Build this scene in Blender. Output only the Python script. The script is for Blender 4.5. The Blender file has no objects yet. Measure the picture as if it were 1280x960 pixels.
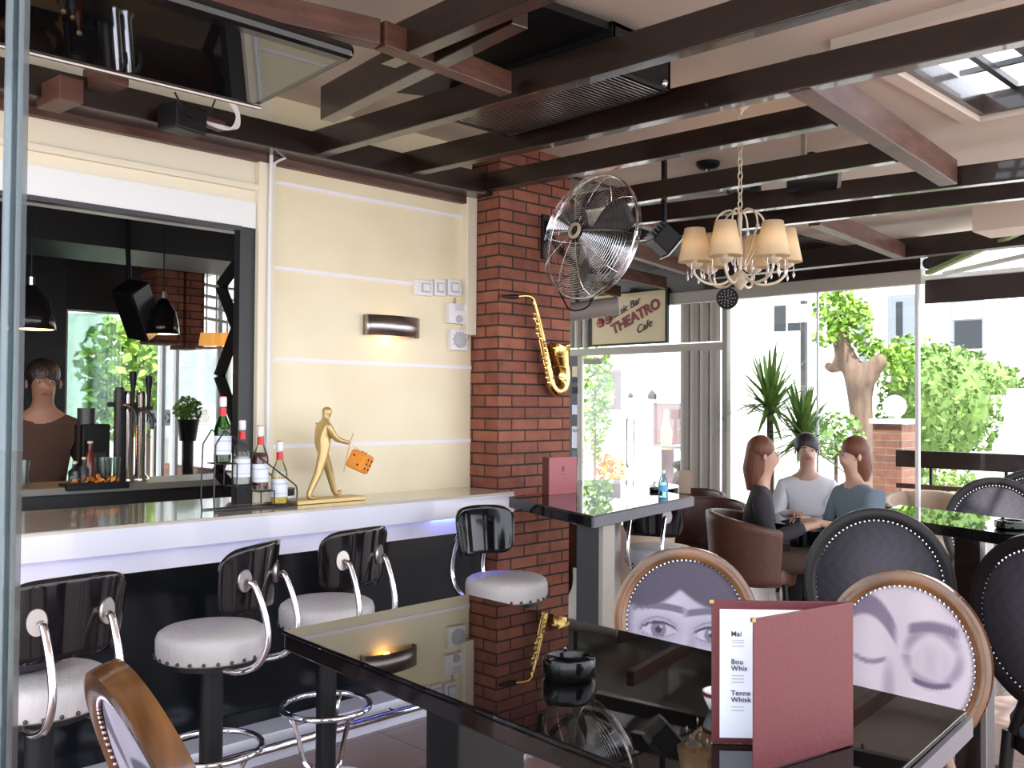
import bpy, bmesh, math, random
import numpy as np
from mathutils import Vector, Matrix, Euler
random.seed(7)
SC = bpy.context.scene
COL = SC.collection
PI = math.pi
# ------------------------------------------------------------------ camera
# world: X runs along the bar wall away from the camera, Y points at the bar wall, Z is up
F, CX, CY, H = 1180.0, 640.0, 480.0, 1.55
PITCH, ROLL, YAW = math.atan(24 / F), math.radians(.36), math.atan2(1200, F)
_f = np.array([math.cos(YAW), math.sin(YAW), 0]); _r = np.array([math.sin(YAW), -math.cos(YAW), 0]); _u = np.array([0, 0, 1.])
FW = _f * math.cos(PITCH) + _u * math.sin(PITCH); _up = _u * math.cos(PITCH) - _f * math.sin(PITCH)
RT = _r * math.cos(ROLL) + _up * math.sin(ROLL); UP = _up * math.cos(ROLL) - _r * math.sin(ROLL)
CAM = np.array([0, 0, H])
def at(x, y, X=None, Y=None, Z=None, D=None):
    """the place in the room that a direction of sight meets, on a known plane or at a known depth"""
    d = FW * F + RT * (x - CX) + UP * (CY - y)
    t = X / d[0] if X is not None else Y / d[1] if Y is not None else (Z - H) / d[2] if Z is not None else D / F
    return Vector((CAM + d * t).tolist())
cd = bpy.data.cameras.new('camera'); cam = bpy.data.objects.new('camera', cd); COL.objects.link(cam)
cd.sensor_fit = 'HORIZONTAL'; cd.sensor_width = 36; cd.lens = F * 36 / 1280; cd.clip_start = .05; cd.clip_end = 300
cam.matrix_world = Matrix(((RT[0], UP[0], -FW[0], CAM[0]), (RT[1], UP[1], -FW[1], CAM[1]), (RT[2], UP[2], -FW[2], CAM[2]), (0, 0, 0, 1)))
SC.camera = cam
# ------------------------------------------------------------------ light
w = bpy.data.worlds.new('sky'); SC.world = w; w.use_nodes = True
wn = w.node_tree; bg = wn.nodes['Background']
bg.inputs[0].default_value = (.85, .90, 1.0, 1); bg.inputs[1].default_value = 5.5
sd = bpy.data.lights.new('sun', 'SUN'); sd.energy = 13; sd.angle = math.radians(1.0); sd.color = (1, .96, .9)
sun = bpy.data.objects.new('sun', sd); COL.objects.link(sun)
sun.rotation_euler = Vector((.55, .45, -1.25)).to_track_quat('-Z', 'Y').to_euler()
SC.view_settings.view_transform = 'Standard'; SC.view_settings.look = 'None'
SC.view_settings.exposure = -0.28; SC.view_settings.gamma = 1; SC.view_settings.use_curve_mapping = False
cy = SC.cycles
cy.use_denoising = True; cy.max_bounces = 9; cy.diffuse_bounces = 5; cy.glossy_bounces = 5; cy.transmission_bounces = 6
cy.transparent_max_bounces = 16; cy.sample_clamp_indirect = 8; cy.caustics_refractive = False; cy.caustics_reflective = False

# ------------------------------------------------------------------ materials
def mat(name, col, rough=.6, metal=0, spec=.5, bump=None, var=None, emit=None, coat=0, ior=1.5):
    """bump=(scale, strength[, stretch])  var=(scale, colour2, stretch)"""
    m = bpy.data.materials.new(name); m.use_nodes = True; nt = m.node_tree; p = nt.nodes['Principled BSDF']
    p.inputs['Base Color'].default_value = (*col, 1); p.inputs['Roughness'].default_value = rough
    p.inputs['Metallic'].default_value = metal; p.inputs['Specular IOR Level'].default_value = spec
    p.inputs['Coat Weight'].default_value = coat; p.inputs['Coat Roughness'].default_value = .04; p.inputs['IOR'].default_value = ior
    if emit: p.inputs['Emission Color'].default_value = (*emit[0], 1); p.inputs['Emission Strength'].default_value = emit[1]
    tc = nt.nodes.new('ShaderNodeTexCoord')
    def noise(scale, stretch=(1, 1, 1), detail=4):
        mp = nt.nodes.new('ShaderNodeMapping'); mp.inputs['Scale'].default_value = stretch
        nt.links.new(tc.outputs['Object'], mp.inputs[0])
        n = nt.nodes.new('ShaderNodeTexNoise'); n.inputs['Scale'].default_value = scale; n.inputs['Detail'].default_value = detail
        nt.links.new(mp.outputs[0], n.inputs['Vector']); return n
    if var:
        n = noise(var[0], var[2] if len(var) > 2 else (1, 1, 1))
        mx = nt.nodes.new('ShaderNodeMix'); mx.data_type = 'RGBA'
        r = nt.nodes.new('ShaderNodeValToRGB'); r.color_ramp.elements[0].position = .35; r.color_ramp.elements[1].position = .65
        nt.links.new(n.outputs[0], r.inputs[0]); nt.links.new(r.outputs[0], mx.inputs[0])
        mx.inputs[6].default_value = (*col, 1); mx.inputs[7].default_value = (*var[1], 1)
        nt.links.new(mx.outputs[2], p.inputs['Base Color'])
    if bump:
        n = noise(bump[0], bump[2] if len(bump) > 2 else (1, 1, 1))
        b = nt.nodes.new('ShaderNodeBump'); b.inputs['Strength'].default_value = bump[1]; b.inputs['Distance'].default_value = .01
        nt.links.new(n.outputs[0], b.inputs['Height']); nt.links.new(b.outputs[0], p.inputs['Normal'])
    return m
def brick_mat(name, c1, c2, mortar, bw=.21, rh=.0645, ms=.0055, off=(0, 0)):
    m = mat(name, c1, .85); nt = m.node_tree; p = nt.nodes['Principled BSDF']
    g = nt.nodes.new('ShaderNodeNewGeometry'); s = nt.nodes.new('ShaderNodeSeparateXYZ'); nt.links.new(g.outputs['Position'], s.inputs[0])
    a = nt.nodes.new('ShaderNodeMath'); a.operation = 'ADD'; nt.links.new(s.outputs[0], a.inputs[0]); nt.links.new(s.outputs[1], a.inputs[1])
    a2 = nt.nodes.new('ShaderNodeMath'); a2.operation = 'ADD'; nt.links.new(a.outputs[0], a2.inputs[0]); a2.inputs[1].default_value = off[0]
    z2 = nt.nodes.new('ShaderNodeMath'); z2.operation = 'ADD'; nt.links.new(s.outputs[2], z2.inputs[0]); z2.inputs[1].default_value = off[1]
    c = nt.nodes.new('ShaderNodeCombineXYZ'); nt.links.new(a2.outputs[0], c.inputs[0]); nt.links.new(z2.outputs[0], c.inputs[1])
    b = nt.nodes.new('ShaderNodeTexBrick'); nt.links.new(c.outputs[0], b.inputs[0])
    b.inputs['Color1'].default_value = (*c1, 1); b.inputs['Color2'].default_value = (*c2, 1); b.inputs['Mortar'].default_value = (*mortar, 1)
    b.inputs['Scale'].default_value = 1; b.inputs['Mortar Size'].default_value = ms; b.inputs['Mortar Smooth'].default_value = .25
    b.inputs['Brick Width'].default_value = bw; b.inputs['Row Height'].default_value = rh; b.inputs['Bias'].default_value = -.1
    n = nt.nodes.new('ShaderNodeTexNoise'); n.inputs['Scale'].default_value = 14; nt.links.new(g.outputs['Position'], n.inputs['Vector'])
    mx = nt.nodes.new('ShaderNodeMix'); mx.data_type = 'RGBA'; mx.blend_type = 'MULTIPLY'; mx.inputs[0].default_value = .5
    r = nt.nodes.new('ShaderNodeValToRGB'); r.color_ramp.elements[0].position = .3; r.color_ramp.elements[0].color = (.45, .45, .45, 1)
    r.color_ramp.elements[1].position = .65; r.color_ramp.elements[1].color = (1, 1, 1, 1)
    nt.links.new(n.outputs[0], r.inputs[0]); nt.links.new(b.outputs[0], mx.inputs[6]); nt.links.new(r.outputs[0], mx.inputs[7])
    nt.links.new(mx.outputs[2], p.inputs['Base Color'])
    bp = nt.nodes.new('ShaderNodeBump'); bp.inputs['Strength'].default_value = .8; bp.inputs['Distance'].default_value = .006; bp.invert = True
    nt.links.new(b.outputs['Fac'], bp.inputs['Height']); nt.links.new(bp.outputs[0], p.inputs['Normal'])
    return m
def tile_mat(name, c1, c2, grout, size=.33, rough=.25):
    m = mat(name, c1, rough); nt = m.node_tree; p = nt.nodes['Principled BSDF']
    g = nt.nodes.new('ShaderNodeNewGeometry')
    b = nt.nodes.new('ShaderNodeTexBrick'); nt.links.new(g.outputs['Position'], b.inputs[0]); b.offset = 0
    b.inputs['Color1'].default_value = (*c1, 1); b.inputs['Color2'].default_value = (*c2, 1); b.inputs['Mortar'].default_value = (*grout, 1)
    b.inputs['Scale'].default_value = 1; b.inputs['Mortar Size'].default_value = .004
    b.inputs['Brick Width'].default_value = size; b.inputs['Row Height'].default_value = size
    nt.links.new(b.outputs[0], p.inputs['Base Color']); return m
def glass_mat(name, tint=(1, 1, 1), refl=.08, rough=0.0):
    m = bpy.data.materials.new(name); m.use_nodes = True; nt = m.node_tree; nt.nodes.remove(nt.nodes['Principled BSDF'])
    o = nt.nodes['Material Output']; t = nt.nodes.new('ShaderNodeBsdfTransparent'); t.inputs[0].default_value = (*tint, 1)
    gl = nt.nodes.new('ShaderNodeBsdfGlossy'); gl.inputs['Roughness'].default_value = rough
    lw = nt.nodes.new('ShaderNodeFresnel'); lw.inputs[0].default_value = 1.35
    ad = nt.nodes.new('ShaderNodeMath'); ad.operation = 'MULTIPLY_ADD'; ad.inputs[1].default_value = .8; ad.inputs[2].default_value = refl * .3
    nt.links.new(lw.outputs[0], ad.inputs[0])
    mx = nt.nodes.new('ShaderNodeMixShader'); nt.links.new(ad.outputs[0], mx.inputs[0]); nt.links.new(t.outputs[0], mx.inputs[1]); nt.links.new(gl.outputs[0], mx.inputs[2])
    nt.links.new(mx.outputs[0], o.inputs[0]); return m
def attr_mat(name, rough=.8):
    m = mat(name, (1, 1, 1), rough, bump=(220, .15)); nt = m.node_tree
    a = nt.nodes.new('ShaderNodeAttribute'); a.attribute_name = 'print'; nt.links.new(a.outputs['Color'], nt.nodes['Principled BSDF'].inputs['Base Color']); return m
def translucent_mat(name, col, tr=.5):
    m = bpy.data.materials.new(name); m.use_nodes = True; nt = m.node_tree; nt.nodes.remove(nt.nodes['Principled BSDF'])
    o = nt.nodes['Material Output']; t = nt.nodes.new('ShaderNodeBsdfTranslucent'); t.inputs[0].default_value = (*col, 1)
    d = nt.nodes.new('ShaderNodeBsdfDiffuse'); d.inputs[0].default_value = (*col, 1)
    mx = nt.nodes.new('ShaderNodeMixShader'); mx.inputs[0].default_value = tr
    nt.links.new(d.outputs[0], mx.inputs[1]); nt.links.new(t.outputs[0], mx.inputs[2]); nt.links.new(mx.outputs[0], o.inputs[0]); return m
M = dict(
    cream=mat('cream plaster', (.83, .75, .53), .38, var=(3.5, (.79, .70, .47)), bump=(9, .12)),
    cream2=mat('pale cream paint', (.80, .74, .58), .5),
    groove=mat('white groove trim', (.86, .83, .88), .5),
    white=mat('white paint', (.82, .84, .83), .35),
    lacquer=mat('white lacquer', (.71, .72, .82), .12, coat=.3),
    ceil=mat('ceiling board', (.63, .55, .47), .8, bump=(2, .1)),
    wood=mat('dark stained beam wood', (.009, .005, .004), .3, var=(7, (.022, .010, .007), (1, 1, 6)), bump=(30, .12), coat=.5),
    redwood=mat('reddish beam wood', (.12, .05, .034), .45, var=(6, (.06, .026, .018), (1, 1, 5)), bump=(30, .2)),
    brick=brick_mat('red brick', (.33, .115, .065), (.20, .065, .042), (.03, .018, .015), off=(.03, .02)),
    brick2=brick_mat('garden brick', (.33, .14, .09), (.24, .11, .08), (.30, .24, .2), bw=.24, rh=.075),
    floor=tile_mat('terracotta tiles', (.27, .18, .155), (.24, .155, .135), (.07, .05, .045), .45, .3),
    street=mat('pale paving', (.50, .48, .46), .9, var=(2, (.44, .42, .40))),
    black=mat('black lacquer', (.006, .005, .006), .09, spec=.4, coat=.12),
    matblack=mat('matt black', (.006, .006, .007), .45, spec=.3),
    blackglass=mat('black table glass', (.004, .004, .005), .015, spec=.5, ior=1.45),
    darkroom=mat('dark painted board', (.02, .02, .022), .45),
    darkgrey=mat('dark grey metal', (.05, .05, .055), .4, metal=.4),
    chrome=mat('chrome', (.78, .78, .82), .09, metal=1),
    steel=mat('brushed steel', (.42, .40, .38), .28, metal=1, bump=(60, .05, (1, 1, 12))),
    alu=mat('painted aluminium', (.33, .30, .26), .5),
    alulight=mat('light aluminium frame', (.46, .43, .37), .45),
    leather=mat('white leatherette', (.50, .48, .475), .42, bump=(40, .5, (1, 1, .4))),
    vinyl=mat('black seat vinyl', (.01, .01, .011), .3),
    brass=mat('brass', (.80, .56, .20), .2, metal=1),
    brassdark=mat('aged brass', (.42, .28, .11), .35, metal=1),
    gold=mat('gold paint', (.58, .42, .18), .38, metal=.55, bump=(30, .15)),
    orange=mat('orange fur', (.85, .30, .035), .8, bump=(60, .6)),
    chairwood=mat('golden brown chair wood', (.20, .082, .025), .22, var=(5, (.10, .04, .013), (6, 1, 1)), coat=.4),
    blackwood=mat('black chair wood', (.008, .006, .006), .35, spec=.3),
    brown=mat('brown leather', (.10, .040, .026), .38, bump=(30, .2)),
    tan=mat('beige leather', (.42, .31, .22), .5),
    red=mat('oxblood menu leather', (.105, .016, .019), .5, bump=(120, .07)),
    paper=mat('paper', (.80, .84, .93), .6), ink=mat('ink', (.04, .04, .06), .7), inkgrey=mat('grey ink', (.4, .42, .48), .7),
    plastic=mat('white plastic', (.78, .78, .80), .35), plasticgrey=mat('grey plastic', (.45, .45, .47), .4),
    glass=glass_mat('window glass', (.97, .99, .985)), glassedge=mat('glass edge', (.45, .56, .66), .12, spec=.8),
    clear=glass_mat('clear glass', (.93, .96, .95), .1), tintglass=glass_mat('tinted bottle', (.20, .42, .18), .15),
    amber=mat('amber liquor', (.13, .02, .008), .08), yellow=mat('yellow liqueur', (.70, .48, .03), .1), green=mat('green liqueur', (.05, .26, .04), .1),
    clearliq=mat('clear spirit', (.42, .42, .40), .08), capred=mat('red seal', (.70, .03, .04), .4),
    ivory=mat('ivory metal', (.62, .54, .42), .35, metal=.2),
    crystal=mat('crystal', (.85, .85, .88), .05, metal=.6),
    shade=translucent_mat('lamp shade cloth', (.85, .73, .52), .45),
    bulb=mat('warm bulb', (1, .8, .5), .5, emit=((1, .62, .25), 9)),
    leaf=mat('yucca leaf', (.10, .24, .04), .5, var=(3, (.22, .36, .07))),
    vine=mat('fresh leaf', (.16, .32, .03), .6, var=(5, (.26, .42, .05))),
    hedge=mat('hedge leaf', (.075, .16, .03), .7, var=(4, (.17, .27, .06))),
    bark=mat('bark', (.22, .14, .10), .9, var=(9, (.12, .08, .06), (1, 1, .3)), bump=(18, .9, (1, 1, .3))),
    facade=mat('white facade render', (.80, .78, .74), .9), facade2=mat('yellow facade render', (.82, .78, .62), .9),
    winglass=mat('dark house window', (.035, .04, .045), .6, spec=.1), shutter=mat('grey shutter', (.17, .19, .22), .6), lip=mat('lips', (.33, .11, .09), .5), edgegrey=mat('grey metal edging', (.10, .10, .12), .35, metal=.3), panelblack=mat('black front panel', (.005, .006, .008), .1, spec=.16), blackplastic=mat('black glazed ceramic', (.004, .004, .004), .12, spec=.35),
    skin=mat('skin', (.55, .33, .24), .5), skindark=mat('olive skin', (.34, .19, .13), .5),
    hairred=mat('auburn hair', (.14, .045, .02), .5, bump=(80, .6, (1, 1, .2))), hairdark=mat('dark hair', (.02, .012, .01), .45, bump=(80, .6, (1, 1, .2))),
    clothdark=mat('dark cloth', (.028, .026, .032), .85), clothwhite=mat('white cloth', (.66, .66, .70), .85), denim=mat('grey blue denim', (.16, .22, .27), .85),
    clothbrown=mat('dark brown cloth', (.07, .04, .03), .85), jeans=mat('dark jeans', (.03, .035, .055), .85),
    signcream=mat('sign board', (.80, .68, .42), .5), signwine=mat('wine red sign paint', (.25, .025, .035), .5),
    postergrey=mat('poster', (.13, .10, .11), .5), posterpink=mat('mauve poster', (.22, .14, .15), .5),
    ledblue=mat('blue led', (.1, .2, 1), .5, emit=((.10, .16, 1), 45)), ledviolet=mat('violet led', (.5, .5, 1), .5, emit=((.42, .40, 1), 2.2)),
    awning=mat('awning cloth', (.035, .022, .02), .8), greenlitcloth=mat('green-lit awning edge', (.30, .40, .16), .7),
    denimseat=mat('blue grey seat cloth', (.07, .09, .16), .8),
    faceprint=attr_mat('printed cloth'), pot=mat('terracotta pot', (.35, .16, .09), .8), soil=mat('soil', (.04, .03, .02), .9),
)
# ------------------------------------------------------------------ mesh helpers
class MB:
    def __init__(s): s.v = []; s.f = []
    def add(s, vs, fs):
        n = len(s.v); s.v += [tuple(v) for v in vs]; s.f += [tuple(i + n for i in f) for f in fs]; return s
    def box(s, c, d, rot=None):
        c = Vector(c); x, y, z = [q / 2 for q in d]
        vs = [Vector((a * x, b * y, e * z)) for a in (-1, 1) for b in (-1, 1) for e in (-1, 1)]
        if rot is not None:
            R = rot if isinstance(rot, Matrix) else (Matrix.Rotation(rot, 3, 'Z') if isinstance(rot, (int, float)) else Euler(rot).to_matrix())
            vs = [R @ v for v in vs]
        return s.add([c + v for v in vs], [(0, 1, 3, 2), (4, 6, 7, 5), (0, 4, 5, 1), (2, 3, 7, 6), (0, 2, 6, 4), (1, 5, 7, 3)])
    def b6(s, x0, x1, y0, y1, z0, z1): return s.box(((x0 + x1) / 2, (y0 + y1) / 2, (z0 + z1) / 2), (abs(x1 - x0), abs(y1 - y0), abs(z1 - z0)))
    def bar(s, a, b, wd, ht, up=(0, 0, 1)):
        """a rectangular bar from a to b"""
        a, b = Vector(a), Vector(b); d = (b - a); L = d.length; d.normalize(); u = Vector(up); r = d.cross(u).normalized(); u = r.cross(d)
        return s.box((a + b) / 2, (L, wd, ht), Matrix((d, -r, u)).transposed())
    def cyl(s, a, b, r, r2=None, n=20, cap=True):
        return s.tube([a, b], [r, r if r2 is None else r2], n, cap)
    def tube(s, pts, r, n=10, cap=True, closed=False):
        pts = [Vector(p) for p in pts]; k = len(pts); rs = r if isinstance(r, (list, tuple)) else [r] * k
        vs = []; prev = None
        for i, p in enumerate(pts):
            if closed: t = pts[(i + 1) % k] - pts[i - 1]
            else: t = pts[min(i + 1, k - 1)] - pts[max(i - 1, 0)]
            t.normalize()
            if prev is None:
                q = Vector((0, 0, 1)) if abs(t.z) < .9 else Vector((1, 0, 0)); a = t.cross(q).normalized()
            else: a = (prev - t * prev.dot(t)).normalized()
            prev = a; b = t.cross(a)
            vs += [p + (a * math.cos(2 * PI * j / n) + b * math.sin(2 * PI * j / n)) * rs[i] for j in range(n)]
        fs = [(i * n + j, i * n + (j + 1) % n, ((i + 1) % k) * n + (j + 1) % n, ((i + 1) % k) * n + j) for i in range(k if closed else k - 1) for j in range(n)]
        if cap and not closed: fs += [tuple(reversed(range(n))), tuple(range((k - 1) * n, k * n))]
        return s.add(vs, fs)
    def lathe(s, prof, c=(0, 0, 0), n=32, R=None, sx=1, sy=1, cap=True):
        c = Vector(c); vs = []
        for r, z in prof:
            for j in range(n):
                v = Vector((r * math.cos(2 * PI * j / n) * sx, r * math.sin(2 * PI * j / n) * sy, z)); vs.append(c + (R @ v if R is not None else v))
        fs = [(i * n + j, i * n + (j + 1) % n, (i + 1) * n + (j + 1) % n, (i + 1) * n + j) for i in range(len(prof) - 1) for j in range(n)]
        if cap: fs += [tuple(reversed(range(n))), tuple(range((len(prof) - 1) * n, len(prof) * n))]
        return s.add(vs, fs)
    def ball(s, c, r, n=16, R=None):
        r = (r, r, r) if isinstance(r, (int, float)) else r; m = n // 2
        vs = []; c = Vector(c)
        for i in range(1, m):
            for j in range(n):
                v = Vector((r[0] * math.sin(PI * i / m) * math.cos(2 * PI * j / n), r[1] * math.sin(PI * i / m) * math.sin(2 * PI * j / n), r[2] * math.cos(PI * i / m)))
                vs.append(c + (R @ v if R is not None else v))
        t = Vector((0, 0, r[2])); vs += [c + (R @ t if R is not None else t), c - (R @ t if R is not None else t)]
        a = len(vs) - 2
        fs = [(i * n + j, (i + 1) * n + j, (i + 1) * n + (j + 1) % n, i * n + (j + 1) % n) for i in range(m - 2) for j in range(n)]
        fs += [(a, j, (j + 1) % n) for j in range(n)] + [(a + 1, (m - 2) * n + (j + 1) % n, (m - 2) * n + j) for j in range(n)]
        return s.add(vs, fs)
    def prism(s, out, o, u, v, t):
        """a flat outline (list of 2D points) at origin o along axes u, v, given thickness vector t"""
        o, u, v, t = Vector(o), Vector(u), Vector(v), Vector(t); n = len(out)
        vs = [o + u * a + v * b for a, b in out]; vs += [q + t for q in vs]
        return s.add(vs, [tuple(reversed(range(n))), tuple(range(n, 2 * n))] + [(i, (i + 1) % n, (i + 1) % n + n, i + n) for i in range(n)])
    def quad(s, a, b, c, d): return s.add([a, b, c, d], [(0, 1, 2, 3)])
def obj(name, mb, m, parent=None, smooth=False, bevel=0, sub=0, label=None, loc=None, solid=0):
    me = bpy.data.meshes.new(name); me.from_pydata(mb.v, [], mb.f)
    bm = bmesh.new(); bm.from_mesh(me); bmesh.ops.recalc_face_normals(bm, faces=bm.faces); bm.to_mesh(me); bm.free()
    me.materials.append(M[m] if isinstance(m, str) else m)
    o = bpy.data.objects.new(name, me); COL.objects.link(o)
    if parent is not None: o.parent = parent
    if loc is not None: o.location = loc
    if solid: q = o.modifiers.new('s', 'SOLIDIFY'); q.thickness = solid; q.offset = 0
    if bevel: q = o.modifiers.new('b', 'BEVEL'); q.width = bevel; q.segments = 2; q.limit_method = 'ANGLE'; q.angle_limit = .7
    if sub: q = o.modifiers.new('d', 'SUBSURF'); q.levels = sub; q.render_levels = sub
    if smooth or sub:
        me.shade_smooth()
        if not sub: me.set_sharp_from_angle(angle=.75)
    if label: o['label'] = label
    return o
def thing(name, label, cat, loc=(0, 0, 0), rz=0, group=None):
    o = bpy.data.objects.new(name, None); COL.objects.link(o); o.location = loc; o.rotation_euler = (0, 0, rz); o.empty_display_size = .1
    o['label'] = label; o['category'] = cat
    if group: o['group'] = group
    return o
def tag(o, label, cat, group=None, kind=None):
    o['label'] = label; o['category'] = cat
    if group: o['group'] = group
    if kind: o['kind'] = kind
    return o
def struct(name, mb, m, label=None, **k):
    o = obj(name, mb, m, **k); o['kind'] = 'structure'
    if label: o['label'] = label
    return o
def dup(root, loc, rz=None, label=None, group=None):
    def cp(o, par):
        c = o.copy(); COL.objects.link(c)
        if par is not None: c.parent = par
        for ch in kids.get(o, []): cp(ch, c)
        return c
    kids = {}
    for o in list(COL.objects):
        if o.parent is not None: kids.setdefault(o.parent, []).append(o)
    r = cp(root, None); r.location = loc
    if rz is not None: r.rotation_euler = (0, 0, rz)
    if label: r['label'] = label
    if group: r['group'] = group
    return r
def arc(n, a0, a1): return [a0 + (a1 - a0) * i / (n - 1) for i in range(n)]
def bez(pts, n=8):
    """smooth curve through points (Catmull-Rom)"""
    P = [Vector(p) for p in pts]; P = [P[0] * 2 - P[1]] + P + [P[-1] * 2 - P[-2]]; o = []
    for i in range(1, len(P) - 2):
        for k in range(n):
            t = k / n; a, b, c, d = P[i - 1:i + 3]
            o.append(.5 * ((2 * b) + (c - a) * t + (2 * a - 5 * b + 4 * c - d) * t * t + (3 * b - 3 * c + d - a) * t ** 3))
    o.append(P[-2]); return o
def text(name, s, m, parent, o, u, v, size, ext=.001, bold=0, shear=0, align='CENTER', spacing=1):
    """raised lettering turned into a mesh, at o, reading along u with v up"""
    c = bpy.data.curves.new(name, 'FONT'); c.body = s; c.size = size; c.extrude = ext; c.offset = bold; c.shear = shear; c.align_x = align; c.space_character = spacing
    t = bpy.data.objects.new('tmp_text', c); COL.objects.link(t); dg = bpy.context.evaluated_depsgraph_get(); dg.update()
    me = bpy.data.meshes.new_from_object(t.evaluated_get(dg)); bpy.data.objects.remove(t)
    me.materials.clear(); me.materials.append(M[m]); q = bpy.data.objects.new(name, me); COL.objects.link(q)
    u, v = Vector(u).normalized(), Vector(v).normalized(); w_ = u.cross(v)
    q.matrix_local = Matrix.Translation(Vector(o)) @ Matrix((u, v, w_)).transposed().to_4x4()
    if parent is not None: q.parent = parent
    return q
# ================================================================== the setting
Rz = lambda a: Matrix.Rotation(a, 3, 'Z')
struct('floor', MB().b6(-3, 8.35, -3.5, 9.5, -.12, 0), 'floor', 'brown square floor tiles')
struct('street_ground', MB().b6(8.35, 60, -30, 40, -.16, -.04).b6(-30, 8.35, -30, -3.5, -.16, -.04).b6(-30, -3, -3.5, 40, -.16, -.04).b6(-3, 8.35, 9.5, 40, -.16, -.04), 'street', 'pale sunlit paving outside')
WY = 3.97
# bar wall with the hatch
struct('wall_bar', MB().b6(2.30, 3.575, WY, 4.17, 0, 3.0), 'cream', 'cream stucco wall right of the bar hatch')
struct('wall_hatch', MB().b6(-3, 2.30, WY, 4.17, 2.475, 3.0).b6(-3, 2.3, WY, 4.17, 0, .97), 'cream2', 'cream wall over the bar hatch')
struct('trim_1', MB().b6(-3, 2.215, WY - .012, 4.17, 2.355, 2.475), 'white', 'white panel above the bar hatch')
struct('trim_2', MB().b6(-3, 2.23, WY - .03, WY, 2.53, 2.56), 'cream2', 'cream ledge above the bar hatch', bevel=.005)
struct('trim_3', MB().b6(2.14, 2.218, WY - .004, 4.02, 1.08, 2.355), 'darkroom', 'black jamb of the bar hatch')
struct('trim_4', MB().b6(2.218, 2.305, WY - .035, WY + .05, 1.08, 2.70), 'cream2', 'white pilaster strip beside the bar hatch', bevel=.004)
struct('trim_5', MB().b6(-3, 2.14, WY - .02, 4.0, 2.335, 2.355), 'darkgrey', 'dark metal lip along the top of the hatch')
g = MB()
for a, b in ((224.6, 270.8), (335.6, 361.5), (447.2, 458.8), (557.5, 551.3)):
    z = at(572, b, Y=WY - .004).z
    g.b6(2.306, 3.505 if b < 400 else 3.575, WY - .006, WY + .01, z - .009, z + .009)
struct('trim_6', g, 'groove', 'white horizontal grooves of the cream wall')
struct('trim_7', MB().b6(3.50, 3.572, WY - .05, WY + .01, 1.93, 2.72), 'cream2', 'cream cable duct at the wall corner', bevel=.004)
# brick column
struct('wall_brick_column', MB().b6(3.576, 4.16, 3.744, 4.4, 0, 3.02), 'brick', 'red brick column')
struct('wall_column_return', MB().b6(4.10, 4.16, 4.4, 9.2, 0, .93), 'brick2', 'brick parapet on the right side of the bar room')
struct('window_5', MB().b6(4.128, 4.132, 4.4, 9.2, .93, 2.72), 'glass', 'side window of the bar room')
e_ = MB()
for y_ in (5.6, 6.8, 8.0, 9.17): e_.b6(4.11, 4.15, y_, y_ + .03, .93, 2.72)
e_.b6(4.10, 4.16, 4.4, 9.2, 2.72, 3.0); struct('window_5_frame', e_, 'white')
# counter
cnt = thing('bar_counter', 'long white bar counter with dark glossy front under the hatch', 'counter', (0, 0, 0))
obj('countertop', MB().b6(-3, 3.545, 3.58, 4.3, 1.035, 1.08), mat('pale stone top', (.50, .46, .40), .12, coat=.4), cnt, bevel=.006)
obj('fascia', MB().b6(-3, 3.54, 3.575, 3.62, .972, 1.068), 'lacquer', cnt, bevel=.003)
obj('lower_fascia', MB().b6(-3, 3.5, 3.64, 3.68, .885, .98), 'lacquer', cnt)
obj('front_panel', MB().b6(-3, 3.5, 3.80, 3.84, .1, .98), 'panelblack', cnt)
obj('plinth', MB().b6(-3, 3.52, 3.635, 3.80, 0, .125), 'lacquer', cnt, bevel=.004)
obj('underside', MB().b6(-3, 3.5, 3.66, 3.96, .96, .985), 'white', cnt)
obj('led_strip', MB().b6(-3, 3.0, 3.624, 3.634, .974, .98), 'ledviolet', cnt)
obj('led_end', MB().b6(3.02, 3.5, 3.624, 3.634, .970, .98), 'ledblue', cnt, label='blue lit end of the light strip')
p0, p1 = at(340, 930, Y=3.56), at(502, 884, Y=3.56)
r = MB().cyl((-3, 3.56, .092), (3.45, 3.56, .092), .018, n=12)
obj('foot_rail', r, 'chrome', cnt, smooth=True)
for x in (.2, 1.5, 2.75): obj('rail_bracket', MB().cyl((x, 3.56, .092), (x, 3.65, .092), .012, n=8), 'chrome', cnt, smooth=True)
# ------------------------------------------------------------------ ceiling with its roof hatch
SX0, SX1, SY0, SY1 = 3.57, 4.92, .35, 1.70
c = MB()
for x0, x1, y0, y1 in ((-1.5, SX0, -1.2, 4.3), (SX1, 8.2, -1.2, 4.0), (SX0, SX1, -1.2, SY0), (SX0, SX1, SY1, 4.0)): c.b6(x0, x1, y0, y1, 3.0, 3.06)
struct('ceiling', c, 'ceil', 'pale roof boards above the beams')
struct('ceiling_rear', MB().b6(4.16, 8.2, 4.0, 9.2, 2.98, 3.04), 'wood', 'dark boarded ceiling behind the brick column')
fr = MB()
for x0, x1, y0, y1 in ((SX0 - .07, SX0, SY0, SY1), (SX1, SX1 + .07, SY0, SY1), (SX0 - .07, SX1 + .07, SY1, SY1 + .07), (SX0 - .07, SX1 + .07, SY0 - .07, SY0)): fr.b6(x0, x1, y0, y1, 2.96, 3.0)
hat = thing('roof_hatch', 'open roof hatch with dark bars over pale ceiling, top right', 'skylight', (0, 0, 0))
obj('hatch_trim', fr, 'ceil', hat)
fr = MB()
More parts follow.
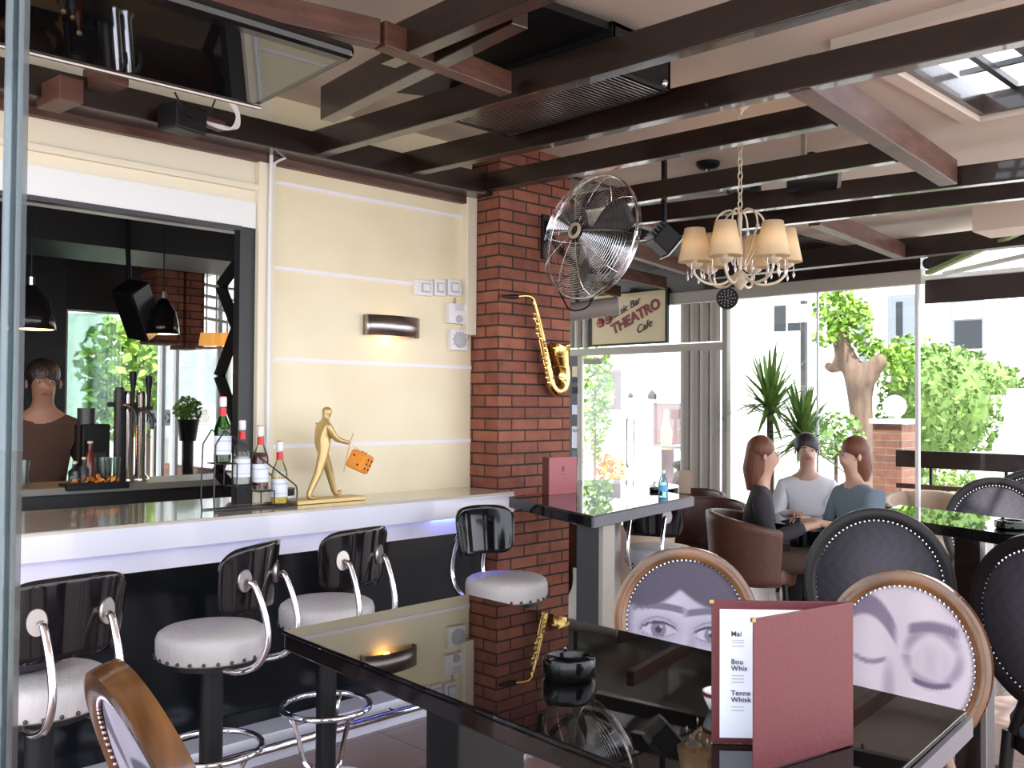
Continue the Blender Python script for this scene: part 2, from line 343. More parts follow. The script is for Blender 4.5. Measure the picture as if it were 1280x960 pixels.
for x0, x1, y0, y1 in ((SX0, SX0 + .03, SY0, SY1), (SX1 - .03, SX1, SY0, SY1), (SX0 + .03, SX1 - .03, SY1 - .03, SY1), (SX0 + .03, SX1 - .03, SY0, SY0 + .03)): fr.b6(x0, x1, y0, y1, 2.99, 3.09)
obj('hatch_lining', fr, 'wood', hat)
fr = MB()
for i, y in enumerate((.55, .85, 1.12, 1.3, 1.52)): fr.b6(SX0, SX1, y, y + (.03, .05, .03, .07, .03)[i], 3.09, 3.12)
for x in (3.62, 3.95, 4.3, 4.65): fr.b6(x, x + .025, SY0, SY1, 3.125, 3.15)
obj('hatch_bar', fr, 'darkgrey', hat)
obj('duct_pipe', MB().tube(bez([(3.7, .5, 3.42), (3.95, .95, 3.46), (4.2, 1.15, 3.45), (4.8, 1.2, 3.42)]), .05, 12), 'darkgrey', hat, smooth=True)
obj('hatch_panel', MB().b6(SX0, SX1, 1.32, 1.46, 3.3, 3.32), mat('pink roof board', (.62, .42, .40), .7), hat)
# ------------------------------------------------------------------ beams
def beam(p, q, ht=.118, wd=.065, z=2.72, m='wood', label='', name='roof_beam', ext=0):
    a, b = at(*p, Z=z), at(*q, Z=z); d = (b - a).normalized(); b = b + d * ext
    n = Vector((-d.y, d.x, 0)); s_ = 1 if n.x > 0 else -1
    off = n * s_ * wd / 2 * (1 if abs(d.y) > abs(d.x) else (-1 if n.y * s_ > 0 else 1))
    if m == 'redwood' and ht > .1: a = a + d * .07; b = b - d * .01
    up = Vector((0, 0, ht / 2 - (.004 if m == 'redwood' else 0)))
    o = obj(name, MB().bar(a + off + up, b + off + up, wd, ht), m, bevel=.004)
    tag(o, label, 'beam', 'timber beams under the roof'); return o
beam((370, 200), (1075, 0), label='dark long beam crossing from the wall top above the cream wall', ext=1.0)
beam((490, 222), (1280, 50), label='dark long beam running above the brick column to the roof hatch', ext=.8)
beam((600, 240), (1040, 155), label='dark beam from the brick column top to the red cross beam', ht=.10)
beam((700, 268), (1117, 201), label='dark beam just behind the chandelier chain', ht=.105)
beam((789, 280), (1280, 223.5), label='dark beam ending right of the long red cross beam', ext=1.0, ht=.11)
beam((700, 311), (1280, 247), label='dark beam just over the chandelier shades', ext=1.0, ht=.10)
beam((475, 80), (660, 0), label='dark beam at top left of the fan panel', ext=.8)
beam((400, 150), (640, 30), label='short dark beam hung between television and cream wall', ht=.14)
beam((180, 0), (467, 61), m='redwood', label='reddish cross beam in front of the television', wd=.06, ht=.085)
beam((467, 61), (625, 120), m='redwood', label='reddish cross beam joining the two near long beams', wd=.06, ht=.085)
beam((975, 110), (1175, 233), m='redwood', label='long reddish cross beam below the roof hatch', wd=.09, ht=.13)
beam((1005, 280), (1120, 324), m='redwood', label='short reddish cross beam right of the chandelier', wd=.08, ht=.12)
beam((787, 280), (823, 292), m='redwood', label='reddish cross beam just right of the fan')
beam((780, 320), (860, 345), m='redwood', label='reddish cross beam below the stage spotlight')
beam((767, 348), (827, 361), m='redwood', label='reddish cross beam above the entrance sign')
beam((735, 363), (770, 371), m='redwood', label='reddish cross beam beside the fan base')
o = obj('roof_beam', MB().b6(-2.5, 3.6, 3.80, 3.97, 2.70, 2.82), 'wood', bevel=.004); tag(o, 'dark brown beam along the top of the bar wall', 'beam', 'timber beams under the roof')
o = obj('roof_beam', MB().b6(-2.5, 3.6, 3.93, 3.965, 2.665, 2.70), 'redwood'); tag(o, 'thin reddish batten along the top of the cream wall', 'beam', 'timber beams under the roof')
o = obj('roof_beam', MB().box((7.5, 1.9, 2.80), (.12, 6.4, .15)), 'wood', bevel=.004); tag(o, 'deep dark edge beam beyond the chandelier', 'beam', 'timber beams under the roof')
for x, y in ((1005, 178), (1078, 244)):
    q = at(x, y, Z=2.94)
    tag(obj('beam_hanger', MB().b6(q.x - .012, q.x + .012, q.y - .012, q.y + .012, 2.82, 3.0), 'alu'), 'thin steel rod holding a dark beam ' + ('behind the chandelier chain' if x < 1050 else 'right of the long red cross beam'), 'bracket', 'beam hangers')
# ------------------------------------------------------------------ front of the room (X = 8.2)
FX = 8.2
def yz(x, y, X=FX): q = at(x, y, X=X); return q.y, q.z
yd0, yd1 = at(855, 437, X=FX).y, at(728, 440, X=FX).y      # the doorway
yr = 5.29
fr = MB()
fr.b6(FX - .05, FX + .05, 3.30, 9.2, 2.60, 2.72)
fr.b6(FX - .04, FX + .04, yr, 9.2, 2.10, 2.18)
fr.b6(FX - .04, FX + .04, yr - .06, yr + .0, 0, 2.62)
fr.b6(FX - .03, FX + .03, yd1, yd1 + .05, 0, 2.10)
struct('window_1_frame', fr, 'alulight', 'grey metal frame of the glass front', bevel=.004)
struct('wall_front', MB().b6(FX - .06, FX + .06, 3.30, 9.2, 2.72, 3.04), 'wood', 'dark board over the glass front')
struct('window_1', MB().b6(FX - .004, FX + .004, yr, 9.2, 2.18, 2.60), 'glass', 'clear pane above the entrance')
struct('window_2', MB().b6(FX - .004, FX + .004, 3.36, yr - .06, .05, 2.60), 'glass', 'large clear pane right of the entrance')
struct('window_3', MB().b6(FX - .004, FX + .004, yd1 + .05, 9.2, 0, 2.10), 'glass')
struct('trim_8', MB().b6(FX - .02, FX + .02, 3.335, 3.365, 0, 2.62).b6(FX-.012,FX+.012, at(1022,400,X=FX).y-.008, at(1022,400,X=FX).y+.008, .6, 2.6), 'white', 'slim white post at the end of the glass')
def slats(y0, y1, z0, z1, n, label):
    s_ = MB(); p = (y1 - y0) / n
    for i in range(n):
        y = y0 + p * (i + .5)
        s_.prism([(p * .495 * math.cos(a), .05 * math.sin(a)) for a in arc(9, 0, PI)], (FX - .05, y, z0), (0, 1, 0), (-1, 0, 0), (0, 0, z1 - z0))
    o = obj('folding_shutter', s_, 'alulight', smooth=True); tag(o, label, 'shutter', 'folded shutter panels'); return o
slats(yr + .01, yd0, .02, 2.10, 4, 'tall grey folded shutter right of the entrance door')
slats(yr + .01, yd0, 2.19, 2.59, 4, 'short grey folded shutter above, right of the sign')
# sign over the door
y0, z0 = yz(838, 428); y1, z1 = yz(746, 372)
slats(y1 + .04, y1 + 1.0, 2.19, 2.59, 8, 'short grey folded shutter left of the sign, beside the column')
sg = thing('entrance_sign', 'cream sign with wine red letters and masks above the glass door', 'sign', (FX - .075, (y0 + y1) / 2, (z0 + z1) / 2 + .005))
W_, H_ = (y1 - y0), (z1 - z0) - .01
obj('board', MB().b6(-.012, .012, -W_ / 2, W_ / 2, -H_ / 2, H_ / 2), 'signcream', sg)
fr = MB()
for a, b, c_, d in ((-W_/2-.03, W_/2+.03, -H_/2-.02, -H_/2), (-W_/2-.03, W_/2+.03, H_/2, H_/2+.02), (-W_/2-.03, -W_/2, -H_/2, H_/2), (W_/2, W_/2+.03, -H_/2, H_/2)): fr.b6(-.02, .015, a, b, c_, d)
obj('frame', fr, 'matblack', sg)
U_, V_ = Vector((0, -1, 0)), Vector((0, 0, 1)); tl = math.radians(22)
u2, v2 = U_ * math.cos(tl) + V_ * math.sin(tl), V_ * math.cos(tl) - U_ * math.sin(tl)
text('lettering', 'THEATRO', 'signwine', sg, (-.016, -.13, -.035), u2, v2, .155, .003, bold=.006)
text('script_lettering', 'music Bar', 'ink', sg, (-.016, .02, .075), u2, v2, .11, .003, shear=.35)
text('script_lettering', 'Cafe', 'ink', sg, (-.016, -.24, -.14), u2, v2, .12, .003, shear=.35)
for sy, sz in ((.38, -.03), (.27, .0)):
    mk = MB(); mk.lathe([(.0, -.002), (.05, 0), (.055, .004), (.03, .012), (0, .014)], (-.016, sy, sz), 20, Matrix.Rotation(-PI / 2, 3, 'Y'), cap=False)
    k = obj('mask', mk, 'signwine', sg, smooth=True)
    e = MB(); [e.ball((-.03, sy + dy, sz + .015), (.004, .011, .007), 8) for dy in (-.018, .018)]
    e.tube([(-.03, sy + .025 * math.cos(a), sz - .012 - .015 * math.sin(a)) for a in arc(7, 0, PI)], .004, 6)
    obj('mask_face', e, 'signcream', k)
# glass door leaf, half open
dr = thing('glass_door', 'clear glass entrance door with tall steel pull handles', 'door', (FX, yd1, 0), 0)
dw = yd1 - yd0
obj('pane', MB().b6(-.006, .006, -dw + .02, -.02, .02, 2.06), 'glass', dr)
h = MB(); yh = at(788, 545, X=FX).y - yd1
for s_ in (-1, 1): h.tube(bez([(s_ * .01, yh, .86), (s_ * .06, yh, .88), (s_ * .065, yh, 1.0), (s_ * .065, yh, 1.25), (s_ * .06, yh, 1.37), (s_ * .01, yh, 1.39)], 5), .012, 8)
obj('handle', h, 'chrome', dr, smooth=True)
obj('closer', MB().b6(-.05, -.01, -.30, -.06, 2.0, 2.06), 'alu', dr)
obj('hinge', MB().b6(-.02, .02, -.06, 0, .15, .3), 'chrome', dr)
# stickers beside the door
ys = at(721, 480, X=FX).y
for i, (ya, yb, m, col) in enumerate(((458, 471, 'signcream', 'orange and cream'), (473, 478, 'ink', 'dark navy'), (484, 492, 'jeans', 'small blue'), (506, 518, 'paper', 'white and blue'), (533, 560, 'paper', 'white rounded'), (563, 580, 'denim', 'pale blue lower'))):
    za, zb = yz(721, yb)[1], yz(721, ya)[1]
    dst = tag(obj('door_sticker', MB().b6(FX - .03, FX - .026, ys - .045, ys + .045, za, zb), m), col + ' sticker on the narrow strip left of the door, ' + ('topmost', 'second from the top', 'third from the top', 'fourth from the top', 'fifth from the top', 'lowest')[i], 'sticker', 'stickers beside the entrance')
    if i == 4: text('sticker_lettering', 'ΠΔΣ', 'ink', dst, (FX - .032, ys, yz(721, 540)[1]), (0, -1, 0), (0, 0, 1), .05, .0005)
struct('wall_door_strip', MB().b6(FX - .025, FX + .02, yd1 + .05, yd1 + .24, 0, 2.1), 'darkgrey')
# ================================================================== furniture builders
def make_stool():
    t = thing('bar_stool', 'x', 'bar stool', (0, 0, 0))
    obj('seat', MB().lathe([(.05, .655), (.178, .655), (.187, .662), (.190, .69), (.190, .722), (.184, .740), (.168, .751), (.10, .758), (.02, .76)], n=40), 'leather', t, smooth=True)
    st = MB()
    for k in range(26):
        a = 2 * PI * k / 26; st.ball((.190 * math.cos(a), .190 * math.sin(a), .668), .007, 8)
    obj('stud_trim', st, 'darkgrey', t, smooth=True)
    obj('seat_plate', MB().cyl((0, 0, .63), (0, 0, .657), .15, n=32), 'matblack', t, smooth=True)
    obj('pole', MB().cyl((0, 0, .02), (0, 0, .64), .04, n=24), 'matblack', t, smooth=True)
    obj('base', MB().lathe([(.215, 0), (.215, .012), (.19, .022), (.06, .035), (.045, .06)], n=40), 'chrome', t, smooth=True)
    obj('foot_ring', MB().tube([(.175 * math.cos(2 * PI * k / 40), .175 * math.sin(2 * PI * k / 40), .33) for k in range(40)], .0115, 10, closed=True), 'chrome', t, smooth=True)
    for k in range(3):
        a = 2 * PI * k / 3 + .5; e = lambda r, z: (r * math.cos(a), r * math.sin(a), z)
        obj('ring_support', MB().tube(bez([e(.172, .325), e(.14, .30), e(.11, .22), e(.085, .12), e(.045, .07)], 6), .0095, 8), 'chrome', t, smooth=True)
    # curved plywood backrest behind the seat, at local -Y
    b = MB(); nu, nv = 25, 13; R0 = .26
    for i in range(nu):
        u = -1 + 2 * i / (nu - 1)
        for j in range(nv):
            v = -1 + 2 * j / (nv - 1)
            vv = v * (1 - .28 * abs(u) ** 7); uu = u * (1 - .06 * abs(v) ** 6); a = uu * .72
            rr = R0 + .012 * v
            b.v.append((rr * math.sin(a), .055 - rr * math.cos(a) , .935 + .115 * vv + .012 * (1 - u * u)))
    for i in range(nu - 1):
        for j in range(nv - 1): b.f.append((i * nv + j, (i + 1) * nv + j, (i + 1) * nv + j + 1, i * nv + j + 1))
    obj('backrest', b, 'black', t, smooth=True, solid=.014)
    for s in (-1, 1):
        x = s * .095
        obj('back_arm', MB().tube(bez([(x * .8, -.06, .642), (x, -.16, .635), (x, -.245, .665), (x, -.285, .74), (x, -.275, .83), (x, -.235, .925), (x, -.215, .94)], 7), .0115, 10), 'chrome', t, smooth=True)
        pl = MB(); yb = .055 - .26 * math.cos(math.asin(x / .26)) - .012
        pl.lathe([(.001, .004), (.026, .004), (.028, 0), (.028, -.008)], (x + s * .004, yb + .002, .945), 20, Rz(s * .37) @ Matrix.Rotation(PI / 2, 3, 'X'), sy=1.45, cap=False)
        obj('mounting_plate', pl, 'steel', t, smooth=True)
    return t
stool0 = make_stool()
for i, (x, y, rz, lb) in enumerate((
    (.97, 2.95, .10, 'black backed bar stool nearest the camera, a bag strap on its seat'),
    (1.60, 3.13, .48, 'bar stool with white studded seat, second from left at the counter'),
    (2.15, 3.24, .14, 'bar stool with white seat directly behind the dark table corner'),
    (3.05, 3.13, PI - .05, 'bar stool turned to the room, its shiny black back against the counter end'),
    (4.33, 3.21, -PI / 2 + .35, 'bar stool with chrome arms on the far side of the high black table'))):
    if i == 0: stool0.location = (x, y, 0); stool0.rotation_euler = (0, 0, rz); stool0['label'] = lb; stool0['group'] = 'white seated bar stools'
    else: dup(stool0, (x, y, 0), rz, lb, 'white seated bar stools')
# ---- oval backed chairs
def sm(a, b, x):
    t = min(1, max(0, (x - a) / (b - a))); return t * t * (3 - 2 * t)
def blob(u, v, cx, cy, rx, ry, soft=.35): return 1 - sm(1 - soft, 1 + soft, math.hypot((u - cx) / rx, (v - cy) / ry))
def curve_ink(u, v, x0, x1, f, wd, soft=.03):
    if u < x0 - .05 or u > x1 + .05: return 0
    t = (u - x0) / (x1 - x0); e = sm(-.06, .12, t) * (1 - sm(.85, 1.06, t))
    return e * (1 - sm(wd, wd + soft, abs(v - f(min(1, max(0, t))))))
def open_eye(u, v, cx, cy, s, mir=1):
    x = (u - cx) / s * mir; y = (v - cy) / s; d = 0
    d = max(d, .35 * blob(x, y, 0, .05, 1.35, .8, .6))
    lid = lambda t: .42 * math.sin(PI * t) ** .8 - .02; low = lambda t: -.28 * math.sin(PI * t) ** .9 - .02
    t = (x + 1) / 2
    if 0 < t < 1 and low(t) < y < lid(t):
        d = .08
        r = math.hypot(x, y - .05)
        d = max(d, .7 * (1 - sm(.36, .42, r))); d = max(d, .98 * (1 - sm(.15, .2, r)))
        if math.hypot(x - .12, y - .18) < .07: d = 0
    d = max(d, .95 * curve_ink(x, y, -1.05, 1.05, lid, .05), .6 * curve_ink(x, y, -1, 1, low, .02))
    d = max(d, .6 * curve_ink(x, y, -1.1, 1.1, lambda t: .62 * math.sin(PI * t) ** .7 + .02, .03))
    d = max(d, .75 * curve_ink(x, y, -1.5, 1.5, lambda t: .75 + .42 * math.sin(PI * (.25 + .6 * t)), .13, .08)); return d
def print_eyes(u, v):
    d = .12 + .08 * math.sin(7 * u) * math.sin(5 * v)
    hair = .50 - .16 * abs(math.sin(3.3 * (u + .1))) + .25 * abs(u + .05) * -1
    d = max(d, .88 * sm(hair - .04, hair + .06, v))
    d = max(d, open_eye(u, v, -.44, -.14, .33), open_eye(u, v, .44, -.18, .33, -1))
    d = max(d, .40 * blob(u, v, .12, -.45, .10, .45, .8), .55 * sm(.72, 1.0, abs(u)) )
    return d
def print_dreaming(u, v):
    d = .10 + .05 * math.sin(9 * u + 2)
    d = max(d, .78 * curve_ink(u, v, -.85, -.05, lambda t: .55 + .22 * math.sin(PI * t * .9) - .35 * t * t, .10, .08))
    d = max(d, .7 * curve_ink(u, v, -.75, -.2, lambda t: .02 - .08 * math.sin(PI * t), .02))
    rr = math.hypot((u - .42) / .36, (v - .10) / .34)
    d = max(d, .62 * (1 - sm(.0, .42, abs(rr - 1.0))) * (.55 + .45 * abs(math.cos(2.2 * math.atan2(v - .1, u - .42) + 1)))); d = max(d, .3 * blob(u, v, .42, .05, .3, .25, .8))
    if rr < .7: d = min(d, .2 + .12 * math.sin(12 * u) ** 2)
    d = max(d, .9 * curve_ink(u, v, .12, .72, lambda t: -.2 - .06 * math.sin(PI * t), .025))
    d = max(d, .8 * curve_ink(u, v, .05, .80, lambda t: .42 + .07 * math.sin(PI * t), .05, .05))
    d = max(d, .45 * blob(u, v, -.18, -.35, .10, .35, .8), .85 * blob(u, v, -.2, -.72, .13, .17, .6), .7 * blob(u, v, .06, -.85, .08, .05, .6)); return d
def print_dark(u, v):
    d = .86 + .07 * math.sin(31 * u + 9 * math.sin(7 * v)) * math.sin(27 * v + 5 * u) - .5 * blob(u, v, .1, .12, .5, .6, .9)
    return d + .5 * blob(u, v, -.12, .0, .16, .10, .6) + .5 * blob(u, v, .36, .0, .15, .10, .6) + .3 * blob(u, v, .1, -.25, .10, .16, .8) + .35 * blob(u, v, .1, -.5, .25, .06, .6)
def make_oval_chair(label, frame, fn, light, dark, rx=.255, rz_=.27, rear=None, seatm='faceprint_seat', group=None, rim=.042, rec=.12, zc=.80):
    t = thing('oval_back_chair', label, 'chair', (0, 0, 0), 0, group)
    Rx = Matrix.Rotation(-rec, 3, 'Y'); C_ = Vector((-.235, 0, zc))
    Rb = Rx @ Matrix(((0, 0, 1), (1, 0, 0), (0, 1, 0)))   # local x->Y, y->Z, z->X
    ox, k = rx, rz_ / rx
    prof = [(ox - rim, -.022), (ox - rim * .5, -.03), (ox, -.026), (ox + .002, 0), (ox, .026), (ox - rim * .5, .031), (ox - rim, .022)]
    m_ = MB(); n = 72
    for r, z in prof:
        for j in range(n):
            a = 2 * PI * j / n; ko = (rz_ - (ox - r)) / max(r, .01)
            m_.v.append(C_ + Rb @ Vector((r * math.cos(a), r * ko * math.sin(a), z)))
    q = len(prof); m_.f = [(i * n + j, i * n + (j + 1) % n, ((i + 1) % q) * n + (j + 1) % n, ((i + 1) % q) * n + j) for i in range(q) for j in range(n)]
    obj('back_frame', m_, frame, t, smooth=True)
    for side, name in ((1, 'back_pad'), (-1, 'back_panel')):
        g = MB(); cols = []; nr, ns = 44, 120; ri = rx - rim + .002; rj = rz_ - rim + .002
        for i in range(nr + 1):
            f = i / nr
            for j in range(ns):
                a = 2 * PI * j / ns; u, v = f * math.cos(a), f * math.sin(a)
                g.v.append(C_ + Rb @ Vector((ri * u, rj * v, side * (.012 + .016 * (1 - f ** 4)))))
                d = min(1, max(0, fn(u * side, v))) if fn else 0
                cols.append([light[c] * (1 - d) + dark[c] * d for c in range(3)] + [1])
        g.f = [(i * ns + j, i * ns + (j + 1) % ns, (i + 1) * ns + (j + 1) % ns, (i + 1) * ns + j) for i in range(nr) for j in range(ns)]
        p = obj(name, g, 'faceprint', t, smooth=True)
        at_ = p.data.color_attributes.new('print', 'FLOAT_COLOR', 'POINT'); at_.data.foreach_set('color', [c for k_ in cols for c in k_])
        st = MB(); ns = 84
        for j in range(ns):
            a = 2 * PI * j / ns; st.ball(C_ + Rb @ Vector(((ri - .004) * math.cos(a), (rj - .004) * math.sin(a), side * .020)), .0048, 6)
        obj('stud_trim', st, 'chrome', t, smooth=True)
    pos = [(-.235, s * .12) for s in (-1, 1)]
    for s in (-1, 1):
        a = C_ + Rb @ Vector((s * .11, -(rz_ - .03), 0)); obj('back_post', MB().tube([a, (-.20, s * .15, .44)], [.02, .022], 10), frame, t, smooth=True)
        obj('leg', MB().tube(bez([(-.20, s * .17, .44), (-.22, s * .18, .25), (-.28, s * .19, 0)], 5), [.021] * 6 + [.018] * 4 + [.014], 10), frame, t, smooth=True)
        obj('leg', MB().tube([(.21, s * .18, .44), (.22, s * .185, 0)], [.022, .014], 10), frame, t, smooth=True)
    obj('seat_rail', MB().prism([(.25 * math.cos(a) * (1.0), .25 * math.sin(a)) for a in arc(40, 0, 2 * PI - .16)], (0, 0, .385), (1, 0, 0), (0, 1, 0), (0, 0, .05)), frame, t, smooth=True)
    obj('seat', MB().lathe([(.245, .435), (.25, .46), (.235, .485), (.15, .50), (.02, .505)], n=40), seatm, t, smooth=True)
    return t
M['faceprint_seat'] = mat('lilac grey seat cloth', (.34, .31, .42), .8)
L1, D1 = (.50, .47, .56), (.032, .023, .048)
chA = make_oval_chair('wooden oval chair with large printed eyes, behind the dark table centre', 'chairwood', print_eyes, (.48, .46, .57), D1, rx=.245, rz_=.255)
chA.location = (2.62 + .12, 2.05, 0)
# local frame helper: the chair's facing is +X and its back stands at -.235
def put_chair(ch, back_at, face):
    """stand a chair so that its back is at back_at=(x,y) and it faces the direction face (radians)"""
    ch.rotation_euler = (0, 0, face); ch.location = (back_at[0] + .235 * math.cos(face), back_at[1] + .235 * math.sin(face), 0)
pA = at(857, 770, D=3.25); put_chair(chA, (pA.x, pA.y), math.radians(212))
chB = make_oval_chair('wooden oval chair printed with a sleeping face, right of the open menu', 'chairwood', print_dreaming, (.56, .50, .56), (.07, .045, .11), rx=.235, rz_=.26)
pB = at(1130, 830, D=2.78); put_chair(chB, (pB.x, pB.y), math.radians(192))
chC = make_oval_chair('wooden oval chair in the bottom left corner, seen from behind and the side', 'chairwood', print_dreaming, (.55, .52, .66), D1, rx=.26, rz_=.27, rim=.05, rec=.36, zc=.82)
put_chair(chC, (.771, 1.692), math.radians(-6))
dk = dict(light=(.11, .105, .13), dark=(.008, .007, .012))
chD = make_oval_chair('black oval chair with dark face print behind the sleeping face chair', 'blackwood', print_dark, rx=.27, rz_=.28, seatm='denimseat', **dk)
chD.scale = (1.02, 1.02, 1.065)
pD = at(1098, 730, D=3.65); put_chair(chD, (pD.x, pD.y), math.radians(205))
chE = dup(chD, (0, 0, 0), 0, 'black oval chair at the right edge, cut off by the picture')
pE = at(1318, 740, D=3.0); put_chair(chE, (pE.x, pE.y), math.radians(345))
chF = dup(chD, (0, 0, 0), 0, 'black oval chair with white studs beyond the ashtray table')
pF = at(1245, 655, D=5.3); put_chair(chF, (pF.x, pF.y), math.radians(200))
chG = dup(chD, (0, 0, 0), 0, 'black oval chair partly hidden behind the studded one, far right')
pG = at(1290, 648, D=5.9); put_chair(chG, (pG.x, pG.y), math.radians(200))
# ---- tables
def prism_table(t, pts, ztop, th, m, name='tabletop', bevel=.004):
    return obj(name, MB().prism([(p[0], p[1]) for p in pts], (0, 0, ztop - th), (1, 0, 0), (0, 1, 0), (0, 0, th)), m, t, bevel=bevel)
tb = thing('dining_table', 'large black glass topped table in the foreground with ashtray and menu', 'table', (0, 0, 0))
T = [at(*p, Z=.75) for p in ((362, 788), (585, 743), (1204, 888))]
TZ = 1.08
T = [Vector((1.035, 1.716, 0)), Vector((1.557, 1.733, 0)), Vector((1.528, .556, 0)), Vector((.955, .50, 0))]
prism_table(tb, T, TZ - .008, .032, 'black')
g_ = prism_table(tb, [Vector(p) + (Vector(p) - Vector((1.28, 1.12, 0))).normalized() * .005 for p in T], TZ, .008, 'blackglass', 'glass_top', .002)
obj('metal_edge', MB().bar((1.535, .548, TZ - .024), (.97, .49, TZ - .024), .008, .03), 'edgegrey', tb)
for x, y in ((1.30, .80), (1.30, 1.42)):
    obj('pedestal', MB().b6(x - .09, x + .09, y - .05, y + .05, .04, TZ - .04), 'matblack', tb, bevel=.004)
    obj('foot', MB().b6(x - .25, x + .25, y - .04, y + .04, 0, .04), 'matblack', tb, bevel=.004)
ht = thing('high_table', 'high black bar table beside the brick column with a menu on it', 'table', (0, 0, 0))
hp = [at(*p, Z=1.08) for p in ((636, 621), (741, 645), (866, 620))]; hp.append(hp[0] + hp[2] - hp[1])
prism_table(ht, hp, 1.076, .05, 'black'); prism_table(ht, hp, 1.08, .008, 'blackglass', 'glass_top', .002)
dv = (hp[1] - hp[2]).normalized()
obj('metal_edge', MB().bar(hp[1] + Vector((-.003, -.003, -.027)), hp[2] + Vector((-.003, -.003, -.027)), .012, .045), 'edgegrey', ht)
for k, q in enumerate((hp[1] * .86 + hp[3] * .14, hp[1] * .2 + hp[3] * .8)):
    obj('leg', MB().box((q.x, q.y, .51), (.10, .14, 1.02), math.atan2(dv.y, dv.x)), 'matblack' if k else 'darkgrey', ht, bevel=.004)
    obj('leg_edge', MB().box((q.x - .012, q.y - .075, .51), (.11, .02, 1.02), math.atan2(dv.y, dv.x)), 'alu', ht)
# table at the right with ashtray
rt = thing('dining_table', 'black table with ashtray in the right background', 'table', (0, 0, 0))
rp = [at(*p, Z=.75) for p in ((1085, 643), (1290, 666), (1310, 655), (1135, 634))]
ctr = at(1235, 652, Z=.75)
a0 = at(1085, 643, Z=1.08); a1 = at(1290, 672, Z=1.08); a3 = at(1125, 631, Z=1.08); a2 = a1 + a3 - a0
prism_table(rt, [a0, a1, a2, a3], 1.076, .04, 'black'); prism_table(rt, [a0, a1, a2, a3], 1.08, .008, 'blackglass', 'glass_top', .002)
q = at(1216, 700, D=5.0)
q = (a0 * .36 + a1 * .64) + (a3 - a0) * .35
obj('pedestal', MB().b6(q.x - .09, q.x + .06, q.y - .05, q.y + .05, .04, 1.04), 'wood', rt, bevel=.004)
obj('pedestal_trim', MB().b6(q.x - .095, q.x - .085, q.y - .07, q.y - .05, .04, 1.04), 'steel', rt)
obj('foot', MB().b6(q.x - .3, q.x + .3, q.y - .06, q.y + .06, 0, .04), 'wood', rt, bevel=.004)
# small far table
ft = thing('dining_table', 'small dark rounded table seen over the high table menu', 'table')
fc = at(768, 606, D=6.6); zf = fc.z
obj('tabletop', MB().lathe([(.44, zf - .05), (.45, zf - .04), (.45, zf), (.01, zf + .003)], (fc.x, fc.y, 0), 44), 'black', ft, smooth=True)
obj('pole', MB().cyl((fc.x, fc.y, .02), (fc.x, fc.y, zf - .04), .04), 'matblack', ft, smooth=True); obj('base', MB().cyl((fc.x, fc.y, 0), (fc.x, fc.y, .03), .22), 'matblack', ft, smooth=True)
# ---- armchairs
def make_armchair(label, m, legs='blackwood', w_=.30):
    t = thing('armchair', label, 'armchair', (0, 0, 0), 0, 'low leather tub chairs')
    b = MB(); nu, nv = 29, 9
    for i in range(nu):
        a = -2.15 + 4.3 * i / (nu - 1); hgt = .36 + .10 * math.cos(a / 2.15 * PI / 2) * 1.0
        for j in range(nv):
            f = j / (nv - 1); r = w_ - .02 + .035 * f
            b.v.append((-r * math.cos(a), r * math.sin(a), .36 + hgt * f))
    for i in range(nu - 1):
        for j in range(nv - 1): b.f.append((i * nv + j, (i + 1) * nv + j, (i + 1) * nv + j + 1, i * nv + j + 1))
    obj('shell', b, m, t, smooth=True, solid=.055, bevel=.015)
    obj('seat', MB().lathe([(w_ - .04, .34), (w_ - .03, .40), (w_ - .05, .45), (.12, .47), (.01, .47)], n=36), m, t, smooth=True)
    for sx in (-1, 1):
        for sy in (-1, 1): obj('leg', MB().tube(bez([(sx * .19, sy * .19, .36), (sx * .2, sy * .2, .2), (sx * (.21 if sx > 0 else .30), sy * .22, 0)], 5), [.022] * 6 + [.017] * 5, 8), legs, t, smooth=True)
    return t
ac = make_armchair('brown leather tub chair beyond the end of the high table', 'brown')
def put(o, px, py, D, rz): q = at(px, py, D=D); o.location = (q.x, q.y, 0); o.rotation_euler = (0, 0, rz)
put(ac, 880, 640, 7.2, math.radians(200))
a_ = dup(ac, (0, 0, 0), 0, 'brown leather chair behind the high table leg, far left'); put(a_, 733, 650, 7.2, math.radians(-30))
a_ = dup(ac, (0, 0, 0), 0, 'dark brown chair behind the water bottle'); put(a_, 856, 615, 8.0, math.radians(180))
ab = make_armchair('beige leather tub chair under the high table, seen from behind', 'tan', w_=.27); put(ab, 783, 660, 6.0, math.radians(60))
a_ = make_armchair('grey brown leather tub chair beyond the ashtray table', 'tan'); put(a_, 1158, 625, 7.9, math.radians(200))
# ---- things on tables
def ashtray(name, label, c, r, h):
    t = thing('ashtray', label, 'ashtray', c)
    obj('bowl', MB().lathe([(r * .9, 0), (r, .006), (r * 1.0, h * .9), (r * .96, h), (r * .84, h), (r * .80, h * .9), (r * .76, h * .3), (.01, h * .25)], n=40), 'blackplastic', t, smooth=True)
    for k in range(3):
        a = 2 * PI * k / 3 + .9; n_ = MB(); n_.tube([(r * .78 * math.cos(a), r * .78 * math.sin(a), h + .001), (r * 1.0 * math.cos(a), r * 1.0 * math.sin(a), h + .001)], r * .07, 8); obj('cigarette_rest', n_, 'blackplastic', t, smooth=True)
    return t
q = at(711, 847, Z=1.08); ashtray(0, 'round black ashtray on the foreground table', (q.x, q.y, 1.0805), .0455, .036)
q = at(1264, 661, Z=1.08); ashtray(0, 'round black ashtray on the right background table', (q.x, q.y, 1.0805), .058, .032)
q = at(820, 614, Z=1.08); ashtray(0, 'small black ashtray at the far end of the high table', (q.x, q.y, 1.0805), .036, .02)
